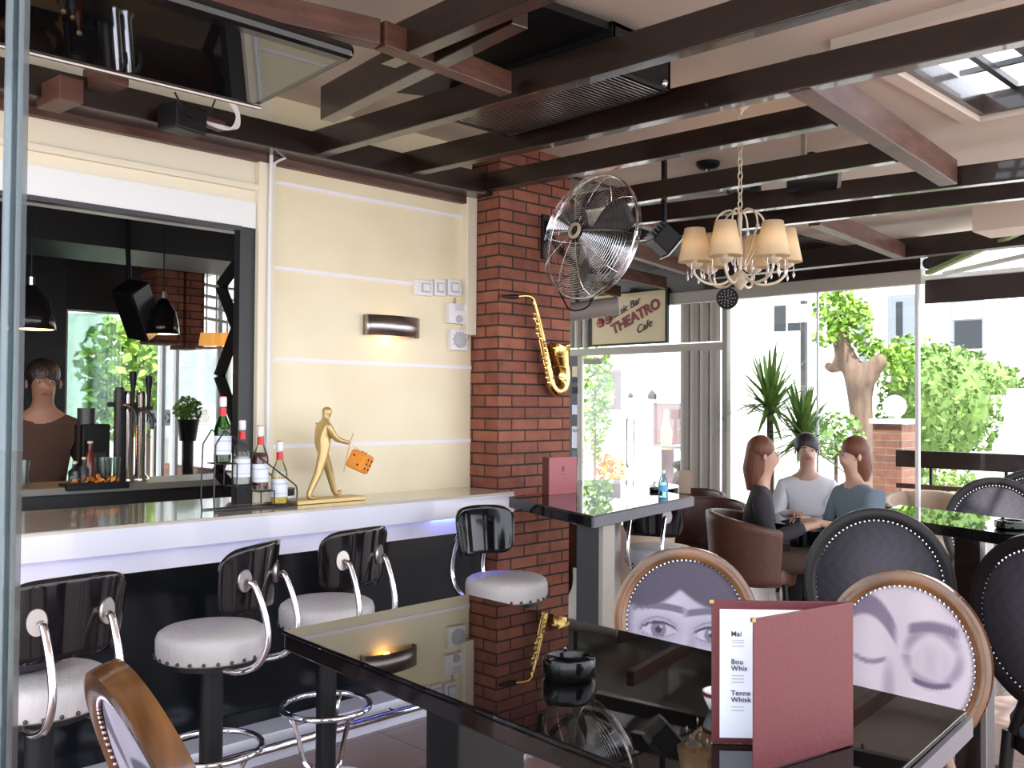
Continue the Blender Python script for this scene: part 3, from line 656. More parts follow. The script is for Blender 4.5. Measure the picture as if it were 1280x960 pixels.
# big menu
mn = thing('menu', 'open oxblood menu folder standing on the foreground table', 'menu', (0, 0, 0))
MZ = 1.081; S = at(1066, 931, Z=MZ); Fc = at(941, 968, Z=MZ); Bc = at(889, 928, Z=MZ); mh = .197
for nm, e, tt in (('front_cover', Fc, .0028), ('back_cover', Bc, .0028)):
    obj(nm, MB().bar(S + Vector((0, 0, mh / 2)), e + Vector((0, 0, mh / 2)), tt, mh), 'red', mn, bevel=.0015)
db = (Bc - S); L = db.length; db.normalize(); nb = Vector((-db.y, db.x, 0)); nb = nb if nb.dot(Vector((-1, -1, 0))) > 0 else -nb
pg_ = obj('page', MB().bar(S + db * .012 + nb * .003 + Vector((0, 0, mh / 2 - .002)), S + db * (L - .011) + nb * .003 + Vector((0, 0, mh / 2 - .002)), .001, mh - .02), 'paper', mn)
df = (Fc - S); Lf = df.length; df.normalize(); nf = Vector((-df.y, df.x, 0)); nf = nf if nf.dot(Vector((1, 1, 0))) > 0 else -nf
obj('page', MB().bar(S + df * .012 + nf * .003 + Vector((0, 0, mh / 2)), S + df * (Lf - .007) + nf * .004 + Vector((0, 0, mh / 2)), .001, mh - .03), 'paper', mn)
for s_, py, sz in (('Mai', 797, .0098), ('Bou', 831, .0098), ('Whis', 839, .0098), ('Tenne', 869, .0098), ('Whisk', 877, .0098)):
    a = S + db * (L - .026) + nb * .0052; zz = MZ + mh * (928 - py) / 174
    text('menu_lettering', s_, 'ink', pg_, (a.x, a.y, zz), -db, (0, 0, 1), sz, .0002, bold=.0001, align='LEFT', spacing=1.08)
for py in (802, 805, 809, 845, 849, 853, 883, 887):
    a = S + db * (L - .027) + nb * .0052; zz = MZ + mh * (928 - py) / 174
    b_ = a - db * .017; obj('menu_print', MB().bar((a.x, a.y, zz), (b_.x, b_.y, zz), .0003, .0008), 'inkgrey', pg_)
for e, z in ((Fc, mh - .002), (Bc, mh - .002), (Fc, .003)): obj('corner_clip', MB().box((e.x, e.y, MZ + z), (.006, .004, .005), math.atan2((e - S).y, (e - S).x)), 'brassdark', mn)
# menus on the high table
q0, q1 = at(686, 619, Z=1.081), at(720, 616, Z=1.081)
hm = thing('menu', 'pinkish red menu standing upright on the high table by the bricks', 'menu'); 
obj('front_cover', MB().bar(q0 + Vector((0, 0, .095)), q1 + Vector((0, 0, .095)), .006, .19), mat('faded red leather', (.36, .09, .10), .45), hm)
q2 = q0 + Vector((.05, .09, 0)); obj('back_cover', MB().bar(q0 + Vector((0, 0, .095)), q2 + Vector((0, 0, .095)), .006, .19), 'red', hm)
mid = (q0 + q1) / 2; dq = (q1 - q0).normalized(); nq = Vector((dq.y, -dq.x, 0)); nq = nq if nq.dot(Vector((-1, -1, 0))) > 0 else -nq
e = MB()
for i in range(6):
    a = i * PI / 3; c0 = mid + nq * .004 + Vector((0, 0, .13)); e.tube([c0, c0 + dq * .016 * math.cos(a) + Vector((0, 0, .016 * math.sin(a)))], .0012, 5)
e.tube([mid + nq * .004 + dq * .014 * math.cos(a) + Vector((0, 0, .105 + .004 * math.sin(a))) for a in arc(9, PI, 2 * PI)], .001, 5)
obj('emblem', e, 'ink', hm)
q0, q1 = at(849, 616, Z=1.081), at(863, 617, Z=1.081)
hm = thing('menu', 'small dark brown folded menu at the far end of the high table', 'menu')
obj('front_cover', MB().bar(q0 + Vector((0, 0, .06)), q1 + Vector((0, 0, .06)), .006, .12), 'tan', hm); obj('back_cover', MB().bar(q1 + Vector((0, 0, .06)), q1 + Vector((.05, .06, .06)), .006, .12), 'red', hm)
q = at(829, 618, Z=1.08); wb = thing('water_bottle', 'small clear water bottle with blue label on the high table', 'bottle', (q.x, q.y, 1.0805))
obj('body', MB().lathe([(.022, 0), (.025, .005), (.024, .03), (.025, .06), (.018, .085), (.009, .1), (.009, .112)], n=20), glass_mat('blue plastic', (.65, .88, .95), .2), wb, smooth=True)
obj('label', MB().lathe([(.0256, .018), (.0256, .045)], n=20, cap=False), mat('blue label', (.12, .45, .75), .5), wb, smooth=True); obj('cap', MB().cyl((0, 0, .112), (0, 0, .124), .011), 'white', wb, smooth=True)
# white bowl behind the menu
q = at(897, 890, Z=1.08); bw = thing('bowl', 'small white round bowl half hidden behind the standing menu', 'bowl', (q.x + .008, q.y, 1.0805))
obj('bowl_body', MB().lathe([(.012, 0), (.018, .003), (.025, .018), (.027, .03), (.0245, .03), (.021, .018), (.006, .006)], n=32), 'plastic', bw, smooth=True)
obj('rim_band', MB().lathe([(.0275, .024), (.0278, .030)], n=32, cap=False), 'red', bw, smooth=True)
# bag on the near stool
bg_ = thing('shoulder_bag', 'black bag lying on the near white stool seat', 'bag', (.93, 2.98, .76))
obj('body', MB().ball((0, 0, .035), (.12, .085, .04), 20), 'clothdark', bg_, smooth=True); obj('strap', MB().tube(bez([(.05, 0, .06), (.10, -.02, .06), (.14, .03, .015), (.11, .06, .01), (.06, .04, .02)], 6), .006, 6), 'black', bg_, smooth=True)
obj('buckle', MB().box((.105, -.02, .062), (.02, .015, .008)), 'brass', bg_)
# ================================================================== on the bar wall
def wl(x, y, Y=WY): return at(x, y, Y=Y)
a, b = wl(454, 410), wl(519, 410); zt = wl(486, 396).z; zb = wl(486, 421).z
sc_ = thing('wall_sconce', 'dark steel curved wall lamp on the cream wall, lit below', 'wall lamp', ((a.x + b.x) / 2, WY, (zt + zb) / 2))
Wd = (b.x - a.x) / 2
s_ = MB(); n = 20
for i in range(n + 1):
    u = -1 + 2 * i / n; y = -.035 - .045 * math.cos(u * PI / 2) ** .8 if abs(u) < 1 else -.035
    for z in (-(zt - zb) / 2, (zt - zb) / 2): s_.v.append((u * Wd, y, z))
s_.v += [(-Wd, 0, -(zt - zb) / 2), (-Wd, 0, (zt - zb) / 2), (Wd, 0, -(zt - zb) / 2), (Wd, 0, (zt - zb) / 2)]
s_.f = [(2 * i, 2 * i + 2, 2 * i + 3, 2 * i + 1) for i in range(n)] + [(0, 1, 2 * n + 3, 2 * n + 2), (2 * n, 2 * n + 1, 2 * n + 5, 2 * n + 4)]
obj('lamp_shade', s_, 'steel', sc_, smooth=True, solid=.003)
obj('bulb', MB().cyl((-.06, -.035, 0), (.06, -.035, 0), .008), 'bulb', sc_)
pl = bpy.data.lights.new('sconce_light', 'POINT'); pl.energy = 1.0; pl.color = (1, .5, .16); pl.shadow_soft_size = .02
plo = bpy.data.objects.new('sconce_light', pl); COL.objects.link(plo); plo.parent = sc_; plo.location = (-.03, -.04, -.03)
def wbox(name, x0, y0, x1, y1, d, m, label, cat, group=None, Y=WY):
    a, b = wl(x0, y0, Y), wl(x1, y1, Y); t = thing(name, label, cat, ((a.x + b.x) / 2, Y, (a.z + b.z) / 2), 0, group)
    w_, h_ = b.x - a.x, a.z - b.z; obj('housing', MB().box((0, -d / 2, 0), (w_, d, h_)), m, t, bevel=.004); return t, w_, h_
for i, (x0, x1, lb) in enumerate(((515, 537, 'widest white wall switch, left of the row of three'), (539, 553, 'narrow white wall switch in the middle of the row of three'), (556, 572, 'white wall switch at the right end of the row of three'))):
    t, w_, h_ = wbox('wall_switch', x0, 349, x1, 371, .03, 'plastic', lb, 'switch', 'white wall switches')
    obj('button', MB().box((.01 if i == 0 else 0, -.033, 0), (min(w_ * .6, .06), .008, h_ * .6)), 'plasticgrey', t, bevel=.003)
    obj('button_plate', MB().box((.01 if i == 0 else 0, -.036, 0), (min(w_ * .45, .045), .008, h_ * .45)), 'plastic', t, bevel=.002)
t, w_, h_ = wbox('thermostat', 556, 379, 577, 406, .04, 'plastic', 'white dial thermostat below the row of wall switches', 'thermostat')
obj('dial', MB().lathe([(.022, 0), (.020, .012), (.01, .014)], (.006, -.04, -.03), 24, Matrix.Rotation(PI / 2, 3, 'X')), 'plasticgrey', t, smooth=True)
vv = MB(); [vv.box((.01, -.041, .02 + .009 * k), (w_ * .5, .003, .004)) for k in range(4)]; obj('vent', vv, 'plasticgrey', t)
t, w_, h_ = wbox('thermostat', 559, 411, 580, 439, .035, 'plastic', 'white round dial control, lowest of the wall controls', 'thermostat')
obj('dial', MB().lathe([(.045, 0), (.043, .01), (.02, .013)], (.002, -.035, 0), 28, Matrix.Rotation(PI / 2, 3, 'X')), 'plasticgrey', t, smooth=True)
tk = MB(); [tk.box((.052 * math.cos(k * PI / 6), -.036, .052 * math.sin(k * PI / 6)), (.006, .003, .006)) for k in range(-1, 8)]; obj('scale_mark', tk, 'inkgrey', t)
wr = MB(); a = wl(566, 372); b_ = wl(566, 380); wr.tube([(a.x + .01, WY - .01, a.z), (a.x + .01, WY - .01, b_.z)], .005, 6); wr.tube(bez([tuple(wl(577, 407, WY - .01)), tuple(wl(584, 407, WY - .01)), tuple(wl(585, 424, WY - .01)), tuple(wl(580, 425, WY - .01))]), .004, 6)
tag(obj('control_wire', wr, 'tan', smooth=True), 'thin brown wires joining the thermostats at the wall corner', 'cable')
cb = MB(); P = lambda x, y, Y=WY - .05: tuple(wl(x, y, Y))
cb.tube(bez([P(331, 172), P(336, 180), P(339, 195), P(338, 260), P(336, 400), P(334, 617)]), .009, 8)
cb.tube(bez([P(357, 197), P(345, 203), P(340, 212), P(339, 260)]), .006, 8)
tag(obj('white_cable', cb, 'plastic', smooth=True), 'white cables running down beside the bar hatch', 'cable')
# ---- black speaker-like box with loose cables under the television
bx = thing('junction_box', 'black box with loose white cables under the television', 'box', tuple(at(228, 150, Y=3.72)))
obj('housing', MB().box((0, 0, 0), (.16, .12, .11), .3), 'matblack', bx, bevel=.01)
obj('housing_arm', MB().box((.13, .02, .02), (.14, .04, .04), .3), 'redwood', bx, bevel=.004)
cb = MB()
for k in range(4): cb.tube(bez([tuple(at(287 + k * 2, 128, Y=3.6)), tuple(at(296 + k, 145, Y=3.62)), tuple(at(290 + k * 2, 160, Y=3.66)), tuple(at(275, 160 - k, Y=3.7)), tuple(at(250, 150, Y=3.72))]), .005, 6)
tag(obj('loose_cable', cb, 'plastic', smooth=True), 'loop of loose white cables hanging below the television corner', 'cable')
cb = MB().tube(bez([tuple(at(218, 115, Y=3.6)), tuple(at(230, 135, Y=3.6)), tuple(at(250, 150, Y=3.65)), tuple(at(262, 140, Y=3.6)), tuple(at(270, 122, Y=3.6))]), .004, 6)
tag(obj('loose_cable', cb, 'matblack', smooth=True), 'thin black cable hanging from the television underside', 'cable')
for x, lb in ((75, 'left'), (132, 'right')):
    q = at(x, 118 if x == 75 else 98, Y=3.75)
    tag(obj('beam_block', MB().box(tuple(q), (.09, .2, .09), .1), 'redwood', bevel=.005), 'short wooden block on the wall beam under the television, ' + lb + ' one', 'beam block')
# ---- television: a big flat panel hung face down under the roof
B0, T1 = at(325, 133, Y=3.0), at(438, 76, Y=2.5)
tv = thing('television', 'large black flat television hung face down under the roof, top left', 'television', (0, 0, 0))
B1 = Vector((B0.x - 1.25, B0.y, B0.z - .01)); T0 = Vector((T1.x - 1.25, T1.y, T1.z - .01))
nrm = (B1 - B0).cross(T1 - B0).normalized(); nrm = nrm if nrm.z > 0 else -nrm
bk = MB(); L4 = [B0, T1, T0, B1]; bk.v = [tuple(p) for p in L4] + [tuple(p + nrm * .06) for p in L4]; bk.f = [(0, 1, 2, 3), (7, 6, 5, 4)] + [(i, (i + 1) % 4, (i + 1) % 4 + 4, i + 4) for i in range(4)]
obj('casing', bk, 'black', tv, bevel=.012)
ins = lambda p, k: p + ((B0 + T1 + T0 + B1) / 4 - p) * k
s_ = [ins(p, .06) - nrm * .004 for p in L4]; sm_ = MB(); sm_.v = [tuple(p) for p in s_] + [tuple(p + nrm * .004) for p in s_]; sm_.f = [(3, 2, 1, 0), (4, 5, 6, 7)] + [(i, (i + 1) % 4, (i + 1) % 4 + 4, i + 4) for i in range(4)]
obj('screen', sm_, mat('screen glass', (.004, .004, .005), .02, spec=1, ior=1.7), tv)
e = MB(); e.tube([B0 - nrm * .006, B1 - nrm * .006], .008, 8); obj('trim_strip', e, 'steel', tv, smooth=True)
e = MB(); e.bar(T1 + nrm * .02, T0 + nrm * .02, .07, .05, nrm); obj('top_bezel', e, 'black', tv, bevel=.02)
mt = (T1 + T0 + B0 + B1) / 4; obj('ceiling_mount', MB().b6(mt.x - .15, mt.x + .15, mt.y - .1, mt.y + .1, mt.z + .02, 3.0), 'matblack', tv)
# ---- air cleaner
q0 = [at(*p, Z=2.87) for p in ((617, 131), (672, 153), (811, 119), (770, 84))]
ac_ = thing('air_cleaner', 'black box shaped air cleaner with slatted grille between the beams', 'air cleaner', (0, 0, 0))
cx_, cy_ = 3.02, 2.72
e = MB(); x0, x1, y0, y1 = 2.67, 3.03, 2.2, 3.12
e.b6(x0, x0 + .02, y0, y1, 2.78, 2.96); e.b6(x1 - .02, x1, y0, y1, 2.78, 2.96); e.b6(x0, x1, y0, y0 + .02, 2.78, 2.96); e.b6(x0, x1, y1 - .02, y1, 2.78, 2.96); e.b6(x0, x1, y0, y1, 2.94, 2.96)
obj('housing', e, 'matblack', ac_, bevel=.004)
e = MB()
for k in range(40): y = y0 + .04 + (y1 - y0 - .08) * k / 39; e.b6(x0 + .02, x1 - .02, y - .004, y + .004, 2.782, 2.80)
obj('grille', e, 'steel', ac_)
obj('filter', MB().b6(x0 + .1, x1 - .12, y0 + .2, y1 - .15, 2.86, 2.9), 'darkgrey', ac_)
obj('knob', MB().ball((x1 - .05, y0 - .005, 2.80), .016, 12), 'chrome', ac_, smooth=True)
dq = MB(); pp = [at(*p, Z=2.93) for p in ((462, 112), (640, -5), (770, 40), (600, 128))]
dq.v = [tuple(p) for p in pp] + [tuple(p + Vector((0, 0, .03))) for p in pp]; dq.f = [(0, 1, 2, 3), (7, 6, 5, 4)] + [(i, (i + 1) % 4, (i + 1) % 4 + 4, i + 4) for i in range(4)]
tag(obj('ceiling_board', dq, 'matblack'), 'dark flat board against the roof above the air cleaner', 'board')
# ---- saxophone on the brick column, hung in the plane Y = 3.70
sx = thing('saxophone', 'brass saxophone hanging on the brick column', 'saxophone', (0, 0, 0))
SP = lambda x, y, o=0: tuple(at(x, y, Y=3.69 - o))
body = [SP(668, 379), SP(672, 395), SP(677, 420), SP(683, 450), SP(687, 472), SP(690, 484), SP(697, 489), SP(704, 482), SP(705, 468), SP(702, 455), SP(699, 440), SP(700, 434)]
rr = [.012, .014, .018, .022, .026, .028, .031, .033, .036, .042, .056, .066]
bb = bez(body, 6); rads = [np.interp(i, [k * 6 for k in range(len(rr))], rr) for i in range(len(bb))]
obj('body', MB().tube(bb, rads, 20), 'brass', sx, smooth=True)
obj('bell_rim', MB().tube([tuple(Vector(SP(700, 433)) + Vector((.068 * math.cos(t), .068 * math.sin(t) * .6, .014 * math.cos(t)))) for t in arc(28, 0, 2 * PI * 27 / 28)], .006, 8, closed=True), 'brass', sx, smooth=True)
obj('neck', MB().tube(bez([SP(668, 381), SP(666, 374), SP(660, 370), SP(650, 370), SP(645, 371)], 6), [.012] * 12 + [.009] * 13, 12), 'brass', sx, smooth=True)
obj('mouthpiece', MB().tube([SP(647, 371), SP(638, 371), SP(627, 370)], [.012, .013, .005], 12), 'matblack', sx, smooth=True, label='black mouthpiece')
for off, m_ in ((.02, 'brass'), (.03, 'brassdark')):
    rd = MB()
    for dx in ((-3, 3) if off == .02 else (0,)): rd.tube([SP(671 + dx, 395, off), SP(686 + dx, 470, off)], .0035, 6)
    obj('key_rod', rd, m_, sx, smooth=True)
random.seed(4)
for k in range(15):
    f = k / 14; x = 670 + 18 * f + random.uniform(-4, 4); y = 392 + 86 * f; c = Vector(SP(x, y, .028))
    ky = obj('key', MB().lathe([(.012, 0), (.013, .003), (.008, .007), (.001, .008)], tuple(c), 14, Matrix.Rotation(PI / 2, 3, 'X')), 'brass' if k % 3 else 'brassdark', sx, smooth=True)
gd = MB(); 
for y in (448, 460, 474): gd.tube(bez([SP(690, y, .02), SP(698, y - 3, .05), SP(706, y, .04), SP(709, y + 6, .02)]), .004, 6)
obj('key_guard', gd, 'brass', sx, smooth=True)
obj('bell_key', MB().lathe([(.026, 0), (.026, .006), (.01, .01)], SP(702, 470, .04), 18, Matrix.Rotation(PI / 2, 3, 'X')), 'brass', sx, smooth=True)
obj('hook', MB().tube([SP(668, 382, -.05), SP(668, 382, .02)], .005, 6), 'darkgrey', sx)
# ---- bottles in their stepped wire rack
def make_bottle(label, glassm, liq, level, loc, capm='white'):
    t = thing('bottle', label, 'bottle', loc, random.uniform(0, 1), 'bottles in the wire rack')
    obj('glass_body', MB().lathe([(.030, 0), (.036, .004), (.036, .135), (.033, .155), (.020, .185), (.0135, .205), (.0125, .255), (.014, .258), (.014, .27)], n=28), glassm, t, smooth=True)
    z = level; pr = [(.001, .004), (.033, .006), (.034, min(z, .135))]
    if z > .14: pr += [(.031, min(z, .155))]
    if z > .16: pr += [(.019, min(z, .184))]
    pr += [(.001, z)]
    obj('liquid', MB().lathe(pr, n=24), liq, t, smooth=True)
    lb_ = obj('label', MB().lathe([(.0365, .035), (.0365, .115)], n=28, cap=False), 'paper', t, smooth=True)
    e = MB(); [e.lathe([(.0368, z_), (.0368, z_ + h_)], n=28, cap=False) for z_, h_ in ((.092, .003), (.05, .002))]; obj('label_line', e, 'inkgrey', lb_)
    obj('neck_label', MB().lathe([(.0155, .20), (.0142, .235)], n=20, cap=False), 'capred', t, smooth=True)
    obj('cap', MB().lathe([(.0145, .24), (.0155, .243), (.0155, .278), (.013, .282), (.001, .283)], n=20), capm, t, smooth=True); 
    obj('cap_disc', MB().cyl((0, 0, .2825), (0, 0, .285), .0135), 'capred', t); return t
bots = []
for px, pyb, D, gm, lq, lv, lb in ((278, 578, 3.98, 'tintglass', 'green', .150, 'bottle of green liqueur, highest in the wire rack'), (302, 606, 3.94, 'clear', 'clearliq', .125, 'bottle of clear spirit, second highest in the wire rack'),
                             (325, 612, 3.90, 'clear', 'amber', .165, 'bottle of dark amber liquor, third down in the wire rack'), (349, 628, 3.86, 'clear', 'yellow', .12, 'bottle of yellow liqueur, lowest in the wire rack')):
    q = at(px, pyb, Y=3.78); z = max(1.085, q.z); bots.append(q); make_bottle(lb, gm, lq, lv, (q.x, q.y, z if px != 349 else 1.088))
rk = thing('bottle_rack', 'stepped black wire rack on the counter holding four bottles', 'rack', (0, 0, 0))
z0 = 1.084; X = [b_.x for b_ in bots]
for s_, y in ((-1, 3.725), (1, 3.84)):
    w_ = MB(); zt_ = bots[0].z + .14
    w_.tube(bez([(X[0] - .06, y, zt_ - .06), (X[0] - .065, y, 1.2), (X[0] - .062, y, z0 + .01), (X[0] - .04, y, z0), (X[2], y, z0), (X[3] + .03, y, z0), (X[3] + .055, y, z0 + .02), (X[3] + .055, y, z0 + .08), (X[3] + .03, y, z0 + .105)], 5), .0035, 6)
    w_.tube([(X[3] + .03, y, z0 + .105), (X[0] - .02, y, zt_)], .0035, 6); w_.tube([(X[0] - .02, y, zt_), (X[0] - .06, y, zt_ - .06)], .0035, 6)
    obj('side_frame', w_, 'darkgrey', rk, smooth=True)
sh = MB()
for i, b_ in enumerate(bots):
    z = max(1.084, b_.z - .004)
    for dx in (-.038, 0, .038): sh.tube([(b_.x + dx, 3.725, z), (b_.x + dx, 3.84, z)], .003, 6)
    sh.tube([(b_.x - .04, 3.725, z), (b_.x + .04, 3.725, z)], .003, 6); sh.tube([(b_.x - .04, 3.84, z), (b_.x + .04, 3.84, z)], .003, 6)
    if i < 3:
        for y in (3.725, 3.84): sh.tube([(b_.x + .04, y, z), (b_.x + .04, y, max(1.084, bots[i + 1].z - .004))], .003, 6)
obj('shelf', sh, 'darkgrey', rk, smooth=True)
q = at(378, 625, Y=3.86); tr = thing('round_tin', 'small dark round tin behind the lowest bottle', 'tin', (X[3] + .10, 3.90, 1.081))
obj('tin_body', MB().cyl((0, 0, 0), (0, 0, .06), .045), 'matblack', tr, smooth=True); obj('tin_band', MB().lathe([(.0455, .02), (.0455, .032)], n=28, cap=False), 'white', tr); obj('tin_lid', MB().cyl((0, 0, .06), (0, 0, .066), .047), 'darkgrey', tr, smooth=True)
# ---- skin-modifier bodies
def skinmesh(name, V_, E_, Rd, m, parent=None, sub=2, root=0, label=None):
    me = bpy.data.meshes.new(name); bm = bmesh.new(); lay = bm.verts.layers.skin.verify()
    vs = [bm.verts.new(v) for v in V_]
    for a, b in E_: bm.edges.new((vs[a], vs[b]))
    for i, v in enumerate(vs):
        r = Rd[i]; v[lay].radius = (r, r) if isinstance(r, (int, float)) else r; v[lay].use_root = (i == root)
    bm.to_mesh(me); bm.free(); o = bpy.data.objects.new(name, me); COL.objects.link(o); me.materials.append(M[m])
    s_ = o.modifiers.new('skin', 'SKIN'); s_.use_smooth_shade = True; s_.branch_smoothing = .3
    q = o.modifiers.new('sub', 'SUBSURF'); q.levels = sub; q.render_levels = sub
    if parent is not None: o.parent = parent
    if label: o['label'] = label
    return o
# ---- gilded walking figurine (a plain figure) with an orange die hung on its stick
bL, bR = at(372, 629, Y=3.74), at(457, 620, Y=3.74)
st = thing('figurine', 'plain gold figurine of a walking figure on a flat gold base', 'figurine', ((bL.x + bR.x) / 2, 3.80, 1.081))
hw = (bR.x - bL.x) / 2; obj('base', MB().b6(-hw, hw, -.06, .06, 0, .018), 'gold', st, bevel=.002)
S_ = .44 / 1.8
def V3(x, y, z): return (x * S_ - .02, y * S_, z * S_ + .018)
V_ = [V3(0, 0, .93), V3(-.02, 0, 1.15), V3(.02, 0, 1.38), V3(.06, 0, 1.50), V3(.08, 0, 1.56), V3(.10, 0, 1.66), V3(.10, 0, 1.76),
      V3(-.02, -.09, .90), V3(-.14, -.09, .50), V3(-.34, -.09, .12), V3(-.36, -.09, .03), V3(-.18, -.09, .02),
      V3(.06, .09, .90), V3(.22, .09, .50), V3(.34, .09, .10), V3(.38, .09, .04), V3(.52, .09, .10),
      V3(.0, -.19, 1.40), V3(.16, -.22, 1.14), V3(.44, -.18, 1.06), V3(.52, -.17, 1.06),
      V3(.04, .18, 1.40), V3(.16, .2, 1.18), V3(.30, .14, 1.16), V3(.36, .12, 1.2)]
E_ = [(0, 1), (1, 2), (2, 3), (3, 4), (4, 5), (5, 6), (0, 7), (7, 8), (8, 9), (9, 10), (10, 11), (0, 12), (12, 13), (13, 14), (14, 15), (15, 16), (2, 17), (17, 18), (18, 19), (19, 20), (2, 21), (21, 22), (22, 23), (23, 24)]
Rd = [.15, .14, .15, .07, .065, .10, .07, .10, .075, .05, .05, .035, .10, .075, .05, .05, .035, .07, .055, .04, .035, .07, .055, .04, .035]
obj_ = skinmesh('figure_body', V_, E_, [r * S_ * 1.15 for r in Rd], 'gold', st)
sk = [V3(.60, -.17, 1.24), V3(.52, -.17, 1.06), V3(.36, -.2, .48)]
obj('stick', MB().tube(sk, .0028, 6), 'gold', st, smooth=True)
dq = at(450, 577, Y=3.72); di = thing('dice', 'orange furry die with dark spots hanging from the gold figurine', 'dice', tuple(dq))
Rm = Euler((.35, .25, .5)).to_matrix(); k = .046
d_ = obj('cube_body', MB().box((0, 0, 0), (2 * k, 2 * k, 2 * k), Rm), 'orange', di, bevel=.014)
sp = MB()
def pip(face, u, v):
    c = {'f': Vector((u, -k, v)), 't': Vector((u, v, k)), 'r': Vector((k, u, v)), 'l': Vector((-k, u, v))}[face]; sp.ball(Rm @ (c * 1.0), .0055, 8)
for u in (-.018, .018):
    for v in (-.022, 0, .022): pip('f', u, v)
for u, v in ((-.018, -.018), (.018, .018)): pip('t', u, v)
for u, v in ((-.018, -.018), (.018, .018)): pip('l', u, v)
for u, v in ((-.018, -.018), (0, 0), (.018, .018)): pip('r', u, v)
obj('spot', sp, 'matblack', di, smooth=True)
obj('cord', MB().tube([(0, 0, .05), tuple(Vector((st.location.x + sk[1][0], st.location.y + sk[1][1], st.location.z + sk[1][2])) - dq)], .0015, 5), 'gold', di)
# ---- wall fan
fc = at(738, 296, D=4.85); ax = Vector((-.97, .10, .17)).normalized()
fn = thing('wall_fan', 'large chrome wall fan in a round wire cage, on the brick column', 'fan', tuple(fc))
q_ = Vector((0, 0, 1)); e1 = ax.cross(q_).normalized(); e2 = e1.cross(ax)
RF = Matrix((e1, e2, ax)).transposed(); FR = .325
def ring(r, z, rad, n=48): return [tuple(RF @ Vector((r * math.cos(2 * PI * k / n), r * math.sin(2 * PI * k / n), z))) for k in range(n)]
def dome(sgn):
    g_ = MB()
    for i in range(1, 25):
        f = i / 25; r = .055 + (FR - .055) * f; z = sgn * (.095 * math.sqrt(max(0, 1 - f ** 2.6)) + .012); g_.tube(ring(r, z, 0), .0009, 4, closed=True)
    for k in range(10 if sgn > 0 else 8):
        a = 2 * PI * k / (10 if sgn > 0 else 8) + .1
        g_.tube([tuple(RF @ Vector((r * math.cos(a), r * math.sin(a), sgn * (.095 * math.sqrt(max(0, 1 - max(0, (r - .055) / (FR - .055)) ** 2.6)) + .012)))) for r in arc(12, .05, FR)], .0013, 5)
    return g_
obj('front_guard', dome(1), 'chrome', fn, smooth=True); obj('rear_guard', dome(-1), 'chrome', fn, smooth=True)
obj('guard_ring', MB().tube(ring(FR, 0, 0), .006, 8, closed=True), 'chrome', fn, smooth=True)
bd = MB()
for r, z, h_ in ((FR + .002, -.012, .02),): bd.lathe([(r, z), (r, z + h_)], (0, 0, 0), 48, RF, cap=False)
obj('guard_band', bd, 'chrome', fn, smooth=True)
obj('hub_badge', MB().lathe([(.028, .108), (.042, .108), (.042, .118), (.03, .12)], (0, 0, 0), 28, RF, cap=False), 'ivory', fn, smooth=True)
obj('hub', MB().lathe([(.05, -.04), (.055, .0), (.045, .05), (.02, .07), (.001, .07)], (0, 0, 0), 24, RF), 'matblack', fn, smooth=True)
for k in range(3):
    a0 = 2 * PI * k / 3 + .55; b = MB(); n1, n2 = 9, 6
    for i in range(n1):
        r = .045 + (.285 - .045) * i / (n1 - 1); wd = .22 + .42 * math.sin(PI * min(1, .15 + .75 * i / (n1 - 1)))
        for j in range(n2):
            t_ = (j / (n2 - 1) - .5); a = a0 + t_ * wd * 1.3 + .15 * i / n1; b.v.append(tuple(RF @ Vector((r * math.cos(a), r * math.sin(a), .05 * -t_ * 1.2))))
    for i in range(n1 - 1):
        for j in range(n2 - 1): b.f.append((i * n2 + j, (i + 1) * n2 + j, (i + 1) * n2 + j + 1, i * n2 + j + 1))
    obj('blade', b, 'darkgrey', fn, smooth=True, solid=.003)
obj('motor', MB().lathe([(.02, -.26), (.07, -.255), (.085, -.2), (.085, -.12), (.05, -.10), (.03, -.04)], (0, 0, 0), 28, RF), 'matblack', fn, smooth=True)
wp = at(682, 290, Y=3.735) - fc; mb_ = RF @ Vector((0, 0, -.2))
obj('wall_bracket', MB().b6(wp.x - .03, wp.x + .03, wp.y - .01, wp.y + .02, wp.z - .16, wp.z + .10), 'matblack', fn, bevel=.008)
obj('arm', MB().tube(bez([tuple(wp + Vector((0, -.01, .06))), tuple(wp + Vector((.0, -.08, -.08))), tuple(wp * .45 + mb_ * .55 + Vector((0, 0, -.16))), tuple(mb_ + Vector((0, 0, -.10))), tuple(mb_)], 6), .018, 10), 'matblack', fn, smooth=True)
cbf = [tuple(mb_ + Vector((0, 0, -.05))), tuple(at(702, 350, Y=3.70) - fc), tuple(at(706, 378, Y=3.68) - fc), tuple(at(716, 388, Y=3.6) - fc), tuple(at(735, 383, Y=3.5) - fc), tuple(at(747, 360, Y=3.4) - fc)]
obj('power_cord', MB().tube(bez(cbf, 6), .005, 6), 'matblack', fn, smooth=True)
